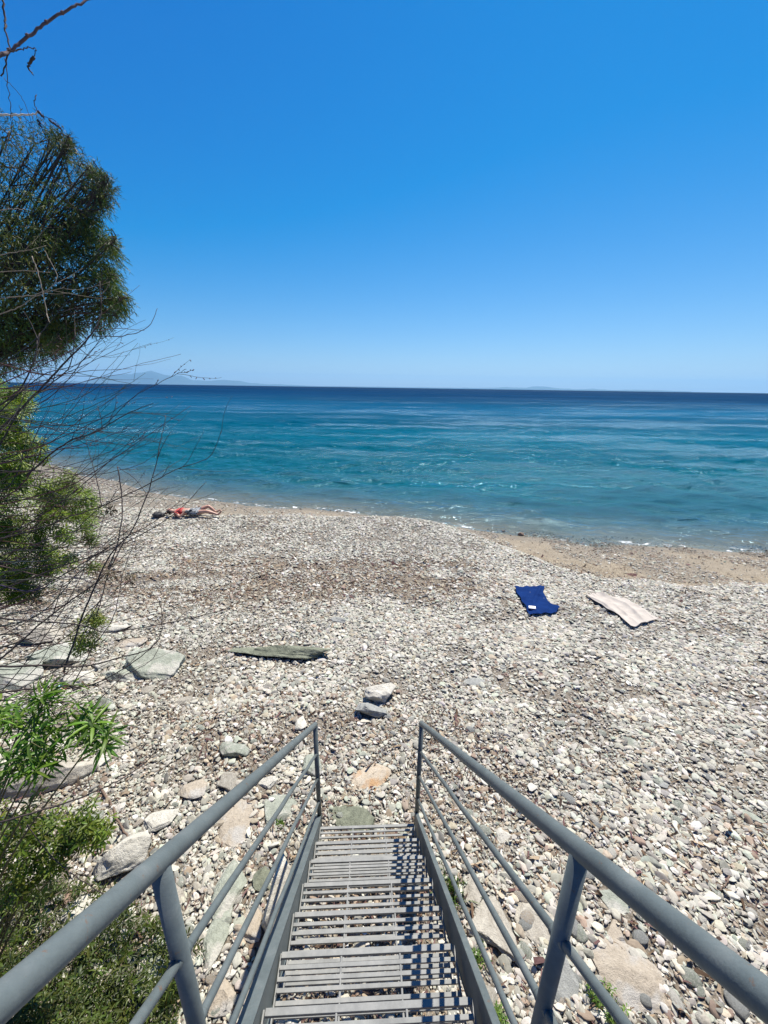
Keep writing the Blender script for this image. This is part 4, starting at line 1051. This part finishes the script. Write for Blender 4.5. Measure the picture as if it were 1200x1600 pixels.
# ------------------------------------------------------------------ tamarisk
def tamarisk():
    D = 8.5
    lobes = [(35, 255, 62, 0), (95, 270, 48, .2), (125, 298, 32, 0), (15, 340, 85, .3), (90, 355, 60, -.3), (125, 375, 34, .1), (160, 400, 30, 0), (110, 425, 58, -.4), (50, 430, 80, -.6), (160, 460, 34, 0), (150, 490, 28, .2), (90, 480, 34, .3), (30, 510, 52, -.2), (70, 535, 26, 0), (-70, 300, 130, .4), (-60, 440, 130, 0), (-150, 380, 160, .6), (30, 535, 40, -.2), (72, 522, 28, .1), (5, 548, 36, .3), (-40, 540, 60, 0), (100, 505, 22, 0), (10, 215, 34, .4), (75, 225, 26, .4)]
    rs = random.Random(4)
    for k in range(44):
        y = rs.uniform(215, 545); e = float(np.interp(y, [190, 230, 260, 290, 320, 345, 370, 395, 430, 445, 470, 500, 515, 560], [70, 118, 140, 174, 166, 146, 172, 200, 182, 180, 202, 192, 105, 88]))
        r_ = rs.uniform(9, 22); lobes.append((e-r_*rs.uniform(.7, 1.5), y, r_, rs.uniform(-.6, .5)))
    root = atd(-130, 760, D); root.z = H(root.x, root.y)
    t = empty('tamarisk_tree', root, 'feathery dark green tamarisk tree leaning in from the left above the shrub', 'tree')
    mt, mc = MB(), MB()
    top = atd(-90, 430, D)
    trunk = catmull([root-Vector((0, 0, .2)), root.lerp(top, .35)+Vector((-.25, .1, 0)), root.lerp(top, .7)+Vector((.1, 0, 0)), top], 6)
    mt.tube(trunk, .19, .10, n=12, col=(.09, .07, .055))
    L_ = []
    for (px, py, rp, dd) in lobes:
        c = atd(px, py, D+dd); L_.append((c, rp/FPX*(D+dd)))
    for c, r in L_:
        st = trunk[random.randrange(8, len(trunk))]
        mid = st.lerp(c, .5)+Vector((0, random.uniform(-.2, .2), -.15+random.uniform(0, .3)))
        B = catmull([st, mid, c, c+rv(.3)*r], 6); mt.tube(B, .022, .005, n=6, col=(.06, .045, .04))
        for _ in range(int(14*r)+5):
            q = c+rv(.55)*r; s0 = random.choice(B[6:]); mt.tube(catmull([s0, s0.lerp(q, .5)+rv(.08), q], 4), .014, .004, n=4, col=(.05, .04, .035))
    # feathery sprays
    for li, (c, r) in enumerate(L_):
        upper = lobes[li][1] < 310; lk = random.uniform(.5, 1.45); ly = random.random()
        n = int(760*r*r*(.42 if upper else 1.0))+30
        for _ in range(n):
            d = rv().normalized(); rr = r*(.3+.7*random.random()**.6)
            q = c+d*rr
            # main axis of the spray droops outward
            ax = (d*.35+Vector((.12, 0, .38 if upper else -.5))+rv(.45)).normalized()
            LL = random.uniform(.10, .27)
            u_ = random.random()
            if upper and u_ < .5: col = (.11, .12, .085)
            elif u_ < .3: col = (.13, .15, .02)
            else: col = (.06, .10, .025)
            k = random.uniform(.7, 1.25)*lk; col = (col[0]*k*(.75+.4*ly), col[1]*k, col[2]*k)
            side = ax.orthogonal().normalized()
            for m_ in range(9):
                b = q+ax*(LL*m_/9)-Vector((0, 0, .12*LL*(m_/9)**2))
                e = (ax*1.2+rv(.7)+Vector((0, 0, -.25))).normalized(); l2 = LL*random.uniform(.22, .42)
                s2 = e.cross(rv()).normalized()*random.uniform(.004, .0085)
                tip = b+e*l2
                mc.add([b-s2, b+s2, tip+s2*.3-Vector((0, 0, l2*.12)), tip-s2*.3-Vector((0, 0, l2*.12))], [(0, 1, 2, 3)], col)
    mt.build('trunk', BARK, t); mc.build('crown', mat_leaf('tamarisk_leaf', .6, .22), t)
tamarisk()

# ------------------------------------------------------------------ bits on the beach
def litter_bits():
    p = hit(97, 1078); mb = MB()
    m_ = mat_col('printed_plastic', .4, 15, .1)
    me_w = 9
    for i, cc in enumerate([(.10, .25, .55), (.45, .62, .75), (.78, .78, .78), (.75, .30, .18), (.70, .25, .15)]):
        x0, x1 = -.07+i*.03, -.042+i*.03
        mb.add([p+Vector((x0, -.02, .03+.012*(i % 2))), p+Vector((x1, -.03, .03+.012*((i+1) % 2))), p+Vector((x1+.01, .05, .05+.012*((i+1) % 2))), p+Vector((x0+.01, .055, .05+.012*(i % 2)))], [(0, 1, 2, 3)], cc)
    o = mb.build('crumpled_wrapper', m_, smooth=False); o.modifiers.new('t', 'SOLIDIFY').thickness = .003
    tag(o, 'crumpled blue, white and orange wrapper beside the boulders on the left', 'litter')
    def stick(pts, r, label):
        P = [hit(*q)+Vector((0, 0, .03)) for q in pts]; mb = MB(); mb.tube([q+rv(.003) for q in catmull(P, 6)], r, r*.5, n=7, col=(.17, .12, .09)); o = mb.build('driftwood_stick', BARK); tag(o, label, 'stick')
    stick([(157, 1232), (175, 1262), (192, 1300), (213, 1318)], .011, 'brown dead stick on the ground between the ledge rock and the cream slab')
    stick([(388, 1092), (382, 1130), (350, 1160), (333, 1172)], .004, 'thin curved twig on the shingle left of the left handrail')
    stick([(1137, 1372), (1132, 1385), (1122, 1395)], .006, 'short bleached stick on the shingle above the right handrail')
litter_bits()

# ------------------------------------------------------------------ air
m, n, l, o = mat('haze_air'); v = n.new('ShaderNodeVolumePrincipled'); v.inputs['Color'].default_value = (.34, .67, .92, 1)
v.inputs['Density'].default_value = 2.1e-5; v.inputs['Anisotropy'].default_value = .2; l.new(v.outputs[0], o.inputs['Volume'])
mb = MB(); mb.box((-75000, -13000, -60), (75000, 66000, 1700)); hz = mb.build('haze', m, smooth=False); tag(hz, 'thin pale air over the sea', 'haze', kind='stuff')
